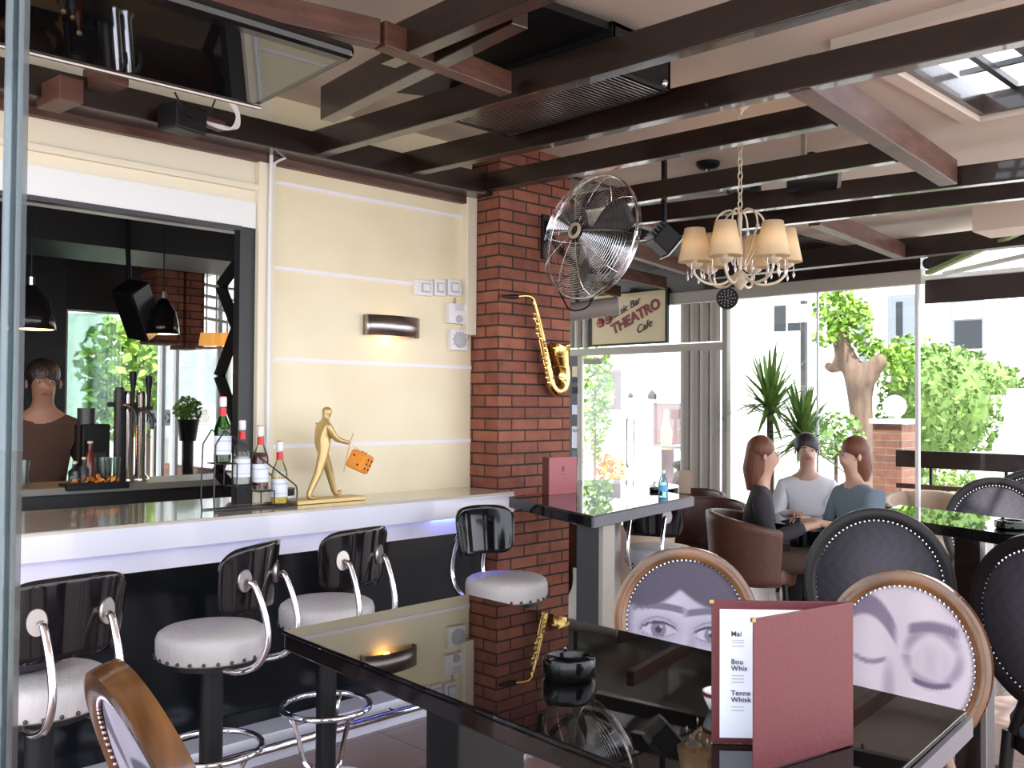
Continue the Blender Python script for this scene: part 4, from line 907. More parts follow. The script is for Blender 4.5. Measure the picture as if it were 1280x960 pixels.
# ---- chandelier
cc = at(925, 330, D=4.5); zl = cc.z
ch = thing('chandelier', 'ivory chandelier with five cream shades and crystal drops', 'chandelier', (cc.x, cc.y, 0))
zt = at(925, 264, D=4.5).z; zb = at(925, 353, D=4.5).z
lk = MB(); z = zt; k = 0
while z < 2.98:
    R_ = Matrix.Rotation(PI / 2 * (k % 2), 3, 'Z'); lk.tube([tuple(Vector((0, 0, z)) + R_ @ Vector((.011 * math.cos(a), 0, .022 * math.sin(a)))) for a in arc(12, 0, 2 * PI * 11 / 12)], .003, 5, closed=True); z += .034; k += 1
obj('chain', lk, 'ivory', ch, smooth=True)
obj('ceiling_rose', MB().lathe([(.055, 3.0), (.05, 2.98), (.015, 2.95), (.008, 2.93)], n=24), 'ivory', ch, smooth=True)
obj('stem', MB().lathe([(.005, zt), (.012, zt - .03), (.008, zt - .1), (.014, zt - .2), (.008, zt - .28), (.03, zb + .04), (.045, zb + .01), (.02, zb - .02), (.006, zb - .035)], n=16), 'ivory', ch, smooth=True)
NS = 6; zs = at(925, 329, D=4.5).z; RS = .215
for k in range(NS):
    a = 2 * PI * k / NS + .25; e = lambda r, z: (r * math.cos(a), r * math.sin(a), z)
    obj('arm', MB().tube(bez([e(.02, zb + .03), e(.09, zb - .01), e(.17, zb + .0), e(RS, zb + .04), e(RS, zs - .01)], 6), .0065, 7), 'ivory', ch, smooth=True)
    obj('scroll', MB().tube(bez([e(.01, zt - .01), e(.05, zt + .005), e(.10, zt - .02), e(.115, zt - .08), e(.07, zt - .18), e(.03, zb + .08)], 6), .0045, 6), 'ivory', ch, smooth=True)
    cup = obj('candle_cup', MB().lathe([(.006, zs - .03), (.035, zs - .012), (.04, zs - .004), (.012, zs), (.012, zs + .05)], e(RS, 0), 16), 'ivory', ch, smooth=True)
    sd_ = obj('lamp_shade', MB().lathe([(.078, zs + .005), (.047, zs + .165)], e(RS, 0), 28, cap=False), 'shade', ch, smooth=True, solid=.002)
    obj('bulb', MB().ball(e(RS, zs + .075), (.013, .013, .022), 12), 'bulb', ch, smooth=True)
    L_ = bpy.data.lights.new('shade_light', 'POINT'); L_.energy = 1.1; L_.color = (1, .68, .32); L_.shadow_soft_size = .02; lo = bpy.data.objects.new('shade_light', L_); COL.objects.link(lo); lo.parent = ch; lo.location = e(RS, zs + .08)
    for j in range(5):
        dp = MB()
        b_ = a + (j - 2) * .22; rr_ = RS + .03 * (1 if j % 2 else -1); zz = zs - .05 - .012 * (j % 2)
        x, y = rr_ * math.cos(b_), rr_ * math.sin(b_); dp.lathe([(.0005, zz + .022), (.007, zz), (.001, zz - .016)], (x, y, 0), 6); dp.tube([(x, y, zz + .02), (x, y, zs - .01)], .0008, 4); obj('crystal_drop', dp, 'crystal', ch)
    x, y, _ = e(.118, 0); dp = MB(); dp.lathe([(.0005, zt - .05), (.009, zt - .085), (.001, zt - .10)], (x, y, 0), 6)
    obj('crystal_drop', dp, 'crystal', ch)
# ---- round stage light, spotlight, ceiling fan, heater arm
pc = at(909, 373, D=7.2); pr = thing('stage_light', 'round black stage light with white dots hanging before the glass front', 'stage light', tuple(pc))
Rp = Vector((-pc.x, -pc.y, 0)).to_track_quat('Z', 'Y').to_matrix()
obj('can', MB().lathe([(.03, -.1), (.075, -.09), (.085, 0), (.08, .012), (.07, .012), (.001, .006)], (0, 0, 0), 28, Rp), 'matblack', pr, smooth=True)
dd = MB()
for r, n_ in ((.018, 5), (.038, 9), (.058, 13)):
    for k in range(n_): dd.ball(tuple(Rp @ Vector((r * math.cos(2 * PI * k / n_), r * math.sin(2 * PI * k / n_), .012))), .0055, 6)
obj('led_dot', dd, 'plasticgrey', pr, smooth=True); obj('hanger', MB().tube([(0, 0, .085), (.0, 0, 2.98 - pc.z)], .007, 6), 'matblack', pr)
sp_ = at(830, 300, D=5.4); s2 = thing('spotlight', 'black square spotlight tilted down from the beams, left of the chandelier', 'spotlight', tuple(sp_))
Rs = Euler((.0, .7, -.6)).to_matrix()
obj('housing', MB().box((0, 0, 0), (.12, .13, .13), Rs), 'matblack', s2, bevel=.006)
obj('cooling_fins', (lambda m_: [m_.box(tuple(Rs @ Vector((-.075, 0, -.05 + .025 * k))), (.03, .12, .006), Rs) for k in range(5)] and m_)(MB()), 'darkgrey', s2)
obj('barn_frame', MB().box(tuple(Rs @ Vector((.066, 0, 0))), (.008, .15, .15), Rs), 'steel', s2); obj('lens', MB().box(tuple(Rs @ Vector((.071, 0, 0))), (.004, .12, .12), Rs), 'plasticgrey', s2)
obj('hanger', MB().b6(-.012, .012, -.012, .012, 0, 2.99 - sp_.z), 'matblack', s2)
cf_ = at(930, 243, D=6.0); cf = thing('ceiling_fan', 'dark ceiling fan with flat blades behind the chandelier chain', 'fan', (cf_.x, cf_.y, 2.90))
obj('motor', MB().lathe([(.03, .1), (.10, .06), (.11, -.0), (.06, -.05), (.001, -.06)], n=28), 'matblack', cf, smooth=True); obj('rod', MB().cyl((0, 0, .05), (0, 0, .13), .02), 'matblack', cf)
for k in range(4):
    a = PI / 2 * k + .35; obj('blade', MB().box((.36 * math.cos(a), .36 * math.sin(a), -.01), (.52, .12, .008), Euler((.12, 0, a)).to_matrix()), 'plasticgrey' if k % 2 else 'darkgrey', cf)
for px, py, dd_, lb in ((1045, 221, 5.4, 'dark round motor between the beams, right of the chandelier chain'),):
    q = at(px, py, D=dd_); t = thing('ceiling_projector', lb, 'projector', tuple(q)); obj('housing', MB().cyl((-.15, .22, 0), (0, 0, 0), .075), 'matblack', t, smooth=True); obj('lens_cap', MB().cyl((0, 0, 0), (.012, -.018, 0), .07), 'alu', t, smooth=True); obj('holder', MB().b6(-.1, -.06, .09, .13, .05, 3.0 - q.z), 'matblack', t)
q = at(885, 207, Z=2.98); t = thing('smoke_detector', 'small dark round detector on the pale roof left of the chandelier chain', 'detector', (q.x, q.y, 3.0)); obj('base', MB().lathe([(.07, 0), (.07, -.02), (.05, -.04), (.001, -.045)], n=24), 'matblack', t, smooth=True); obj('sensor', MB().ball((0, 0, -.045), .012, 8), 'chrome', t)
# flood light tube over the sign (white cylinder)
q0, q1 = at(700, 392, D=7.2), at(772, 382, D=7.2); t = thing('heater_lamp', 'long pale grey tube lamp between fan and entrance sign', 'lamp', (0, 0, 0))
obj('tube_body', MB().cyl(tuple(q0), tuple(q1), .07, n=24), 'alu', t, smooth=True); obj('end_cap', MB().cyl(tuple(q1), tuple(q1 + (q1 - q0) * .02), .072, n=24), 'plastic', t, smooth=True); obj('holder', MB().bar(q1 * .3 + q0 * .7, Vector(((q1 * .3 + q0 * .7).x, (q1 * .3 + q0 * .7).y, 2.98)), .02, .02, (1, 0, 0)), 'matblack', t)
# ---- duct box and folding-arm awning at the right
q = at(1262, 272, X=6.9); tag(obj('duct_box', MB().box((6.95, q.y - .05, q.z + .02), (.35, .5, .22)), 'ceil', bevel=.005), 'cream boxed duct against the roof at the right edge', 'duct')
aw = thing('awning', 'dark folding awning with green-lit edge and brown valance at the right', 'awning', (0, 0, 0))
va, vb = at(1157, 380, X=8.3), at(1300, 377, X=8.3); vt = at(1157, 351, X=8.3)
obj('valance', MB().b6(8.28, 8.30, vb.y - .6, va.y, va.z, vt.z), 'awning', aw)
obj('front_bar', MB().b6(8.24, 8.32, vb.y - .6, va.y + .05, vt.z, vt.z + .04), 'white', aw, bevel=.006)
A0, A1 = at(1160, 341, X=8.2), at(1290, 283, X=7.2)
obj('cloth_roll', MB().tube([tuple(A0 + Vector((0, 0, .08))), tuple(A1 + Vector((0, 0, .06)))], [.05, .075], 14), 'awning', aw, smooth=True)
obj('cloth_edge', MB().bar(A0, A1, .05, .035), 'greenlitcloth', aw, label='green leaf-lit edge of the awning cloth')  # green light from the leaves is put into the edge colour
A2, A3 = at(1180, 342, X=8.22), at(1290, 318, X=7.6)
obj('folding_arm', MB().bar(A2, A3, .04, .035), 'white', aw, bevel=.004); obj('arm_joint', MB().cyl(tuple(A3 + Vector((0, 0, -.03))), tuple(A3 + Vector((0, 0, .03))), .035), 'white', aw, smooth=True)
# ---- folded glass panels at the left edge, close to the camera
for k, (x, D_, lb) in enumerate(((4, 1.62, 'folded glass panel at the left edge, behind the others'), (12.5, 1.5, 'folded glass panel with pale edge at the left edge of the picture'), (20, 1.42, 'thin folded glass panel nearest the bar view at the left edge'))):
    q = at(x, 480, D=D_); t = thing('folding_glass_door', lb, 'glass door', (q.x, q.y, 0), YAW + math.atan((640 - x) / F) - PI / 2 * 0 + (.0, .012, .0)[k], 'folded glass panels')
    th = (.008, .010, .004)[k]
    obj('pane', MB().b6(-.62, 0, -th / 2, th / 2, .03, 2.72), 'clear', t)
    obj('edge_strip', MB().b6(0, .003, -th / 2, th / 2, .03, 2.72), 'glassedge', t, label='pale blue polished edge')
# ================================================================== outside the glass
def leaves(n, c, r, size, seed, hang=0, shell=.0):
    rnd = random.Random(seed); m_ = MB()
    for _ in range(n):
        while True:
            v = Vector((rnd.uniform(-1, 1), rnd.uniform(-1, 1), rnd.uniform(-1, 1)))
            if shell < v.length < 1: break
        p = Vector(c) + Vector((v.x * r[0], v.y * r[1], v.z * r[2])); s_ = size * rnd.uniform(.6, 1.3)
        R = Euler((rnd.uniform(0, 6.3), rnd.uniform(-1, 1), rnd.uniform(0, 6.3))).to_matrix()
        q = [Vector((-.5, 0, 0)), Vector((-.1, -.35, .06)), Vector((.5, 0, 0)), Vector((-.1, .35, .06))]
        m_.add([p + R @ (k * s_) for k in q], [(0, 1, 2), (0, 2, 3)])
    return m_
# garden pillar with globe lamp
X1 = 9.4; pa, pb = at(1091, 560, X=X1), at(1127, 560, X=X1); zt = at(1110, 524, X=X1).z
gp = thing('garden_pillar', 'brick garden pillar under a white globe lamp', 'pillar', (0, 0, 0))
pw = pa.y - pb.y; obj('shaft', MB().b6(X1, X1 + .36, pb.y, pa.y, -.04, zt - .05), 'brick2', gp); obj('cap', MB().b6(X1 - .03, X1 + .39, pb.y - .03, pa.y + .03, zt - .05, zt), 'white', gp, bevel=.006)
gl = thing('globe_lamp', 'white globe lamp standing on the brick garden pillar', 'lamp', (X1 + .18, (pa.y + pb.y) / 2, zt))
obj('globe', MB().ball((0, 0, .13), .115, 28), 'white', gl, smooth=True); obj('fitting', MB().cyl((0, 0, 0), (0, 0, .03), .06), 'alu', gl, smooth=True)
# railing
ra = thing('terrace_railing', 'dark brown wooden railing in front of the hedge', 'railing', (0, 0, 0)); XR = 9.0
r0, r1 = at(1121, 562, X=XR), at(1281, 570, X=XR); rb0 = at(1121, 583, X=XR)
y0, y1 = r0.y, r1.y - 2.5
obj('top_rail', MB().b6(XR - .03, XR + .03, y1, y0, rb0.z, r0.z), 'wood', ra, bevel=.004)
l0 = at(1130, 604, X=XR); l1 = at(1130, 610, X=XR); obj('lower_rail', MB().b6(XR - .02, XR + .02, y1, y0, l1.z, l0.z), 'redwood', ra)
for px in (1149, 1164, 1258, 1272, 1330, 1400):
    q = at(px, 590, X=XR); obj('baluster', MB().b6(XR - .015, XR + .015, q.y - .012, q.y + .012, -.04 if px in (1149, 1258, 1400) else l0.z, rb0.z), 'matblack', ra)
# pollarded tree
tr = thing('pollarded_tree', 'gnarled pollarded tree with fresh leaves behind the chandelier side window', 'tree', (0, 0, 0)); TD = 12.0
P_ = lambda x, y, d=0: tuple(at(x, y, D=TD + d))
V_ = [P_(1082, 640), P_(1080, 560), P_(1076, 510), P_(1072, 470), P_(1060, 450, .1), P_(1050, 425, .1), P_(1047, 405, .1), P_(1041, 393, .1), P_(1088, 465, -.1), P_(1100, 450, -.2), P_(1106, 446, -.2), P_(1040, 462, .3), P_(1033, 455, .4)]
skinmesh('trunk', V_, [(0, 1), (1, 2), (2, 3), (3, 4), (4, 5), (5, 6), (6, 7), (3, 8), (8, 9), (9, 10), (4, 11), (11, 12)], [.16, .13, .15, .19, .14, .12, .13, .10, .14, .12, .08, .07, .05], 'bark', tr, 1)
fo = MB()
for i, (x, y, rr, n_) in enumerate(((1041, 390, .26, 260), (1064, 402, .28, 240), (1082, 432, .18, 90), (1053, 372, .16, 80), (1100, 440, .15, 60), (1120, 460, .30, 150), (1030, 420, .15, 50), (1125, 440, .2, 80), (1070, 390, .2, 90))):
    m_ = leaves(n_, P_(x, y), (rr, rr, rr), .10, 20 + i); fo.add(m_.v, m_.f)
obj('foliage', fo, 'vine', tr)
# conifer bushes
for i, (x, y, rx, rz_, d, n_) in enumerate(((1150, 505, .55, .95, 12.4, 1500), (1192, 505, .62, .85, 13.0, 1600), (1228, 478, .7, .35, 15.5, 700), (1166, 470, .40, .5, 13.5, 500))):
    c = at(x, y, D=d); t = thing('garden_bush', ('bright green conifer bush right behind the globe lamp', 'dense green conifer bush in the middle above the railing', 'low pale bush below the white balcony', 'tall thin bush rising between the conifer bushes')[i], 'bush', (c.x, c.y, -.04), 0, 'garden bushes')
    m_ = leaves(n_, (0, 0, c.z + .04), (rx, rx, rz_), .10, 50 + i, shell=.45); obj('foliage', m_, 'hedge', t)
    obj('bush_core', MB().ball((0, 0, c.z + .04), (rx * .75, rx * .75, rz_ * .85), 14), 'hedge', t, smooth=True); obj('stem', MB().cyl((0, 0, 0), (0, 0, c.z), .04), 'bark', t, smooth=True)
c = at(1045, 540, D=10.5); t = thing('shrub', 'small dark leafed shrub at the foot of the pollarded tree', 'shrub', (c.x, c.y, -.04))
obj('foliage', leaves(420, (0, 0, c.z), (.38, .3, .28), .075, 77), 'leaf', t); obj('stem', MB().cyl((0, 0, 0), (0, 0, c.z), .02), 'bark', t)
c = at(1190, 600, D=11); t = thing('shrub', 'low green shrub seen through the railing', 'shrub', (c.x, c.y, -.04)); obj('foliage', leaves(300, (0, 0, c.z + .0), (.6, .3, .18), .08, 78), 'hedge', t); obj('stem', MB().cyl((0, 0, 0), (0, 0, c.z), .02), 'bark', t)
# yuccas
def yucca(px, pyb, D, stem_py, n, ln, label, seed):
    b = at(px, stem_py, D=D); t = thing('yucca_plant', label, 'plant', (b.x, b.y, 0), 0, 'yucca plants'); rnd = random.Random(seed); L = MB()
    for k in range(n):
        az = rnd.uniform(0, 2 * PI); el = rnd.uniform(-.35, 1.45); l_ = ln * rnd.uniform(.7, 1.1); d = Vector((math.cos(az) * math.cos(el), math.sin(az) * math.cos(el), math.sin(el))); sd_ = d.cross(Vector((0, 0, 1))).normalized()
        o_ = Vector((0, 0, b.z - .05 + rnd.uniform(-.12, .06))); pts = []
        for s_ in range(6):
            f = s_ / 5; p = o_ + d * l_ * f + Vector((0, 0, -.22 * l_ * f * f * math.cos(el))); w_ = .030 * (1 - f) ** .6 * (.5 + f * 1.5 if f < .3 else 1)
            pts += [p - sd_ * w_, p + sd_ * w_]
        L.add(pts, [(2 * i, 2 * i + 1, 2 * i + 3, 2 * i + 2) for i in range(5)])
    obj('foliage', L, 'leaf', t); obj('stem', MB().tube([(0, 0, .3), (.02, 0, b.z * .6), (0, 0, b.z)], [.045, .035, .03], 10), 'bark', t, smooth=True)
    po = obj('pot', MB().lathe([(.13, -.04), (.19, .3), (.2, .34), (.17, .34), (.15, .28)], n=28), 'pot', t, smooth=True); obj('soil', MB().cyl((0, 0, .2), (0, 0, .29), .16), 'soil', po); return t
yucca(962, 0, 9.2, 500, 130, .62, 'tall yucca with long pointed leaves, left of two by the glass', 3)
yucca(1003, 0, 9.0, 535, 130, .58, 'lower yucca just right of the tall one by the glass', 5)
# neighbour house
XB = 24.0
hs = thing('neighbour_house', 'pale two storey house with balcony beyond the garden', 'house', (0, 0, 0))
Bq = lambda x, y, X=XB: at(x, y, X=X)
yl, yr_ = Bq(700, 400).y + 6, Bq(1280, 400).y - 9
obj('wall', MB().b6(XB, XB + 6, yr_, yl, -.04, 11), 'facade', hs)
def hq(name, x0, y0, x1, y1, m, dx=0.05, par=None):
    a, b = Bq(x0, y0), Bq(x1, y1); return obj(name, MB().b6(XB - dx, XB + .02, b.y, a.y, b.z, a.z), m, par or hs)
wn_ = hq('window', 967, 378, 1004, 465, 'alu', .08); hq('pane', 970, 383, 984, 462, 'winglass', .1, wn_); hq('pane', 987, 383, 1002, 462, 'winglass', .1, wn_)
wn_ = hq('window', 1111, 370, 1146, 450, 'shutter', .08); hq('pane', 1122, 378, 1130, 430, 'winglass', .1, wn_)
wn_ = hq('balcony_door', 1189, 372, 1230, 452, 'shutter', .08); hq('pane', 1195, 402, 1229, 450, 'winglass', .1, wn_); hq('pane', 1193, 381, 1229, 398, 'facade2', .1, wn_)
hq('window', 1075, 378, 1086, 460, 'shutter', .06); hq('pilaster', 1090, 340, 1106, 560, 'facade2', .3); hq('pilaster', 1268, 340, 1290, 560, 'facade', .5)
a, b = Bq(1140, 458, XB - 1.2), Bq(1275, 470, XB - 1.2)
obj('balcony_slab', MB().b6(XB - 1.2, XB, b.y, a.y, b.z - .15, b.z), 'facade', hs)
bl = MB(); zt_ = Bq(1200, 438, XB - 1.2).z
for z in (zt_, zt_ * .66 + b.z * .34, zt_ * .33 + b.z * .67): bl.cyl((XB - 1.2, a.y, z), (XB - 1.2, b.y, z), .025, n=8)
for k in range(6): y = a.y + (b.y - a.y) * k / 5; bl.cyl((XB - 1.2, y, b.z), (XB - 1.2, y, zt_), .025, n=8)
obj('balcony_railing', bl, 'alu', hs)
q = Bq(990, 400, XB - .8); t = thing('street_sign', 'tall dark post with pale blue and red signs behind the yuccas', 'sign', (0, 0, 0)); q0, q1 = at(1005, 460, D=17), at(1005, 376, D=17)
obj('post', MB().bar((q0.x, q0.y, -.04), tuple(q1), .09, .09, (1, 0, 0)), 'darkgrey', t); s0 = at(996, 392, D=17)
obj('sign_panel', MB().box(tuple(s0), (.05, .35, .32), .2), 'white', t); obj('sign_mark', MB().box((s0.x - .04, s0.y, s0.z), (.02, .2, .06), .2), mat('pale cyan', (.25, .6, .65), .5), t)
s0 = at(984, 442, D=17); obj('sign_panel', MB().box(tuple(s0), (.05, .45, .8), .2), 'white', t)
# white garden wall, iron fence
gw = thing('garden_wall', 'low white garden wall with gate post beyond the bushes', 'wall', (0, 0, 0)); XW = 15.5
a, b = at(1185, 556, X=XW), at(1290, 556, X=XW); zt_ = at(1240, 552, X=XW).z
obj('wall_body', MB().b6(XW, XW + .2, b.y - 4, a.y + 7, -.04, zt_), 'facade', gw); a, b = at(1261, 500, X=XW), at(1285, 500, X=XW); obj('gate_post', MB().b6(XW - .1, XW + .3, b.y, a.y, -.04, at(1270, 486, X=XW).z), 'facade', gw)
fe = thing('iron_fence', 'white iron fence with thin vertical bars on the garden wall', 'fence', (0, 0, 0)); f0, f1 = at(1222, 550, X=XW), at(1261, 550, X=XW); z1 = at(1240, 494, X=XW).z
fb = MB(); 
for k in range(11): y = f0.y + (f1.y - f0.y) * k / 10; fb.cyl((XW + .1, y, zt_), (XW + .1, y, z1), .016, n=6)
obj('fence_bar', fb, 'white', fe, label='row of thin white bars'); obj('fence_rail', MB().b6(XW + .08, XW + .12, f1.y, f0.y, z1 - .12, z1 - .07).b6(XW + .08, XW + .12, f1.y, f0.y, zt_ + .05, zt_ + .1), 'white', fe)
# across the doorway: white outdoor wall with posters
XD = 11.5
dwl = thing('poster_wall', 'white outdoor wall with two posters seen through the glass door', 'wall', (0, 0, 0))
a, b = at(748, 440, X=XD), at(852, 440, X=XD)
obj('wall_body', MB().b6(XD, XD + .1, b.y - .35, a.y, -.04, 2.6), 'white', dwl)
def pst(x0, y0, x1, y1, m, label):
    a, b = at(x0, y0, X=XD), at(x1, y1, X=XD); t = thing('poster', label, 'poster', (XD, (a.y + b.y) / 2, (a.z + b.z) / 2), 0, 'posters outside the door'); w_, h_ = a.y - b.y, a.z - b.z
    obj('sheet', MB().b6(-.02, 0, -w_ / 2, w_ / 2, -h_ / 2, h_ / 2), m, t); return t, w_, h_
t, w_, h_ = pst(755, 463, 776, 512, 'postergrey', 'dark framed poster with green leaves, left through the door')
obj('picture', MB().b6(-.03, -.02, w_ * -.1, w_ * .4, -h_ * .45, h_ * .4), 'hedge', t); obj('picture_figure', MB().b6(-.032, -.03, -w_ * .15, w_ * .1, -h_ * .4, -.02), 'paper', t)
t, w_, h_ = pst(818, 504, 851, 560, 'postergrey', 'mauve poster with a pale figure, right through the door')
obj('picture', MB().b6(-.026, -.02, -w_ * .46, w_ * .46, -h_ * .47, h_ * .47), 'posterpink', t); obj('picture_figure', MB().prism([(0, .25), (.06, .2), (.05, .08), (.12, -.1), (.1, -.35), (-.1, -.35), (-.1, -.05), (-.05, .1), (-.05, .2)], (-.03, 0, 0), (0, -1, 0), (0, 0, 1), (-.004, 0, 0)), 'tan', t)
pp = MB()
for x in (784, 792, 801, 812): q = at(x, 450, X=XD - .4); pp.cyl((XD - .4, q.y, at(x, 458, X=XD - .4).z), (XD - .4, q.y, at(x, 441, X=XD - .4).z), .012, n=6)
a, b = at(776, 442, X=XD - .4), at(815, 443, X=XD - .4); pp.cyl((XD - .4, a.y, a.z), (XD - .4, b.y, a.z), .012, n=6); pp.cyl((XD - .4, a.y, a.z), (XD, a.y, a.z), .012, n=6)
tag(obj('pipe_rack', pp, 'alu', smooth=True), 'thin grey hanging pipes over the posters outside', 'pipes')
for x, y, r, lb in ((815, 493, .07, 'black wall lamp outside beyond the door glass'), (788, 494, .04, 'tiny dark door bell outside, left of the black wall lamp')):
    q = at(x, y, X=XD - .05); t = thing('outdoor_lamp', lb, 'lamp', tuple(q)); obj('lamp_shade', MB().lathe([(.01, r), (r, -.2 * r), (r * .9, -r), (.01, -r)], (0, 0, 0), 16), 'matblack', t, smooth=True); obj('lamp_arm', MB().bar((0, 0, 0), (.06, 0, 0), .02, .02), 'darkgrey', t)
c = at(744, 480, X=10.2); t = thing('hedge_plant', 'tall green climbing plant left of the outdoor wall', 'plant', (c.x, c.y, -.04)); obj('foliage', leaves(900, (0, 0, c.z), (.3, .25, 1.1), .09, 91), 'vine', t); obj('stem', MB().cyl((0, 0, 0), (0, 0, c.z), .02), 'bark', t)
q = at(763, 575, X=10.5); t = thing('flower_pot', 'orange flowering plant in a pot outside the door', 'plant', (q.x, q.y, -.04)); obj('pot', MB().lathe([(.14, 0), (.2, .4), (.17, .4)], n=20), 'pot', t, smooth=True); obj('foliage', leaves(260, (0, 0, .62), (.22, .22, .26), .08, 92), 'orange', t)
# parked scooter beyond the door
q = at(845, 580, X=10.6); t = thing('scooter', 'parked scooter glimpsed through the door, bottom right', 'scooter', (q.x, q.y, -.04), .9)
for s_ in (-.55, .55): obj('wheel', MB().tube([(s_ + .22 * math.cos(a), 0, .26 + .22 * math.sin(a)) for a in arc(24, 0, 2 * PI * 23 / 24)], .05, 10, closed=True), 'matblack', t, smooth=True)
obj('scooter_body', MB().tube(bez([(-.65, 0, .6), (-.4, 0, .65), (-.1, 0, .45), (.25, 0, .32), (.4, 0, .6), (.42, 0, .95)], 5), [.1] * 6 + [.13] * 6 + [.09] * 14, 12), 'postergrey', t, smooth=True); obj('seat', MB().ball((-.35, 0, .78), (.32, .13, .07), 16), 'matblack', t, smooth=True); obj('handlebar', MB().tube(bez([(.36, -.3, 1.02), (.42, 0, 1.0), (.36, .3, 1.02)], 5), .018, 8), 'chrome', t, smooth=True)
# ================================================================== inside the bar
YI = 8.3
struct('wall_bar_rear', MB().b6(-3, 2.55, YI, YI + .15, 0, 3), 'darkroom', 'dark rear wall of the bar room'); struct('wall_bar_left', MB().b6(-3.1, -3, WY, YI, 0, 3), 'darkroom')
IB = lambda x, y, Y=YI: at(x, y, Y=Y)
xl, xm, xr = IB(79, 450).x, IB(232, 450).x, 4.16
zs = IB(200, 600).z; zh = IB(100, 388).z
struct('wall_bar_sill', MB().b6(2.55, 4.10, YI, YI + .15, 0, zs), 'brick2', 'brick parapet under the far bar windows')
struct('wall_bar_head', MB().b6(2.3, 3.55, YI - .05, YI + .15, zh + .0, 3), 'darkroom')
struct('ceiling_bar', MB().b6(-3, 4.10, 4.17, YI + .15, 2.78, 2.84), 'darkroom', 'black ceiling inside the bar')
struct('window_4', MB().b6(2.55, 4.10, YI + .05, YI + .055, zs, zh), 'glass', 'large window at the back of the bar')
fr = MB()
for px in (82, 205, 222): x = IB(px, 450).x; fr.b6(x - .015, x + .015, YI, YI + .1, zs, zh)
fr.b6(2.55, 4.10, YI - .02, YI + .12, zs - .02, zs + .02); struct('window_4_frame', fr, 'white')
struct('trim_9', MB().b6(2.5, IB(79,450).x, YI - .06, YI, 0, 3), 'darkgrey')
pier = MB(); a, b = at(200, 420, Y=7.3), at(222, 420, Y=7.3)
struct('wall_bar_pier', MB().b6(at(188, 420, Y=7.6).x, at(222, 420, Y=7.6).x, 7.5, 7.8, at(200, 430, Y=7.6).z, 2.78), 'brick', 'short brick pier hanging at the bar windows')
struct('wall_bar_pier_right', MB().b6(at(226, 420, Y=7.6).x, at(248, 420, Y=7.6).x, 7.5, 7.8, at(226, 436, Y=7.6).z, 2.78), 'brick')
struct('wall_bar_soffit', MB().b6(-1, 4.1, 5.9, 6.6, 2.5, 2.78), 'darkroom')
# back counter
bc = thing('back_counter', 'dark back counter of the bar with pale worktop and glasses', 'counter', (0, 0, 0)); zc = at(100, 603, Y=5.0).z
obj('worktop', MB().b6(-1, 4.0, 4.75, 5.15, zc - .035, zc), mat('worn pale worktop', (.22, .21, .18), .3), bc, bevel=.004); obj('carcass', MB().b6(-1, 4.0, 4.8, 5.15, 0, zc - .035), 'darkroom', bc)
tray = thing('glass_tray', 'dark tray of garnishes on the edge of the back counter', 'tray', tuple(at(118, 607, Y=4.78))); obj('tray_body', MB().box((0, 0, 0), (.3, .12, .03)), 'matblack', tray, bevel=.004); obj('garnish', leaves(40, (0, 0, .03), (.12, .05, .02), .03, 5), 'orange', tray)
# beer towers
for px, pt, m_, lb in ((168, 483, 'chrome', 'chrome beer tap tower with a black handle, in the hatch'), (148, 478, 'darkgrey', 'dark beer tap tower left of the chrome one')):
    b = at(px, 600, Y=4.98); top = at(px, pt + 6, Y=4.98); hz = top.z - zc; t = thing('beer_tap', lb, 'beer tap', (b.x, b.y, zc))
    for dx in ((-.035, .03) if m_ == 'chrome' else (0,)):
        obj('column', MB().lathe([(.045, 0), (.045, .01), (.028, .03), (.026, hz - .02), (.02, hz)], (dx, 0, 0), 20), m_, t, smooth=True)
    obj('tap_body', MB().tube(bez([(0.0, 0, hz - .1), (.03, -.05, hz - .1), (.05, -.09, hz - .14), (.05, -.095, hz - .2)], 5), .012, 8), 'darkgrey', t, smooth=True)
    obj('tap_handle', MB().lathe([(.008, hz - .1), (.010, hz - .02), (.018, hz + .05), (.018, hz + .08), (.001, hz + .085)], (.05, -.05, 0), 14), 'matblack', t, smooth=True)
    obj('cross_bar', MB().cyl((-.06, 0, hz - .09), (.09, 0, hz - .09), .012), 'darkgrey', t, smooth=True)
# glasses
random.seed(11); gi = 0
gl0 = thing('drinking_glass', 'tall clear glass on the back counter, leftmost of the upright row', 'glass', (0, 0, 0), 0, 'glasses on the back counter'); obj('glass_body', MB().lathe([(.022, 0), (.025, .004), (.032, .13), (.030, .13), (.024, .012), (.001, .01)], n=18), 'clear', gl0, smooth=True)
names = ('tall clear glass, leftmost of the row beside the dark tap', 'tall clear glass, second of the row beside the dark tap', 'tall clear glass, third of the row beside the dark tap', 'tall clear glass, last of the row beside the dark tap', 'dark lone tumbler at the left end of the back counter')
for px, nm in zip((127, 132, 138, 143, 28), names):
    q = at(px, 596, Y=4.88)
    if px == 127: gl0.location = (q.x, q.y, zc); gl0['label'] = nm
    else: dup(gl0, (q.x, q.y, zc), 0, nm)
for i, (px, m_, h_, lb) in enumerate(((112, 'amber', .20, 'brown small bottle on the back counter left of the glasses'), (105, 'darkgrey', .12, 'black canister left of the brown small bottle'), (93, 'clear', .1, 'squat jar standing left of the black canister'))):
    q = at(px, 600, Y=4.95); t = thing('counter_bottle', lb, 'bottle', (q.x, q.y, zc), 0, 'bar ware on the back counter'); obj('body', MB().lathe([(.028, 0), (.03, h_ * .6), (.012, h_ * .8), (.011, h_)], n=18), m_, t, smooth=True); obj('cap', MB().cyl((0, 0, h_), (0, 0, h_ + .012), .013), 'signcream', t)
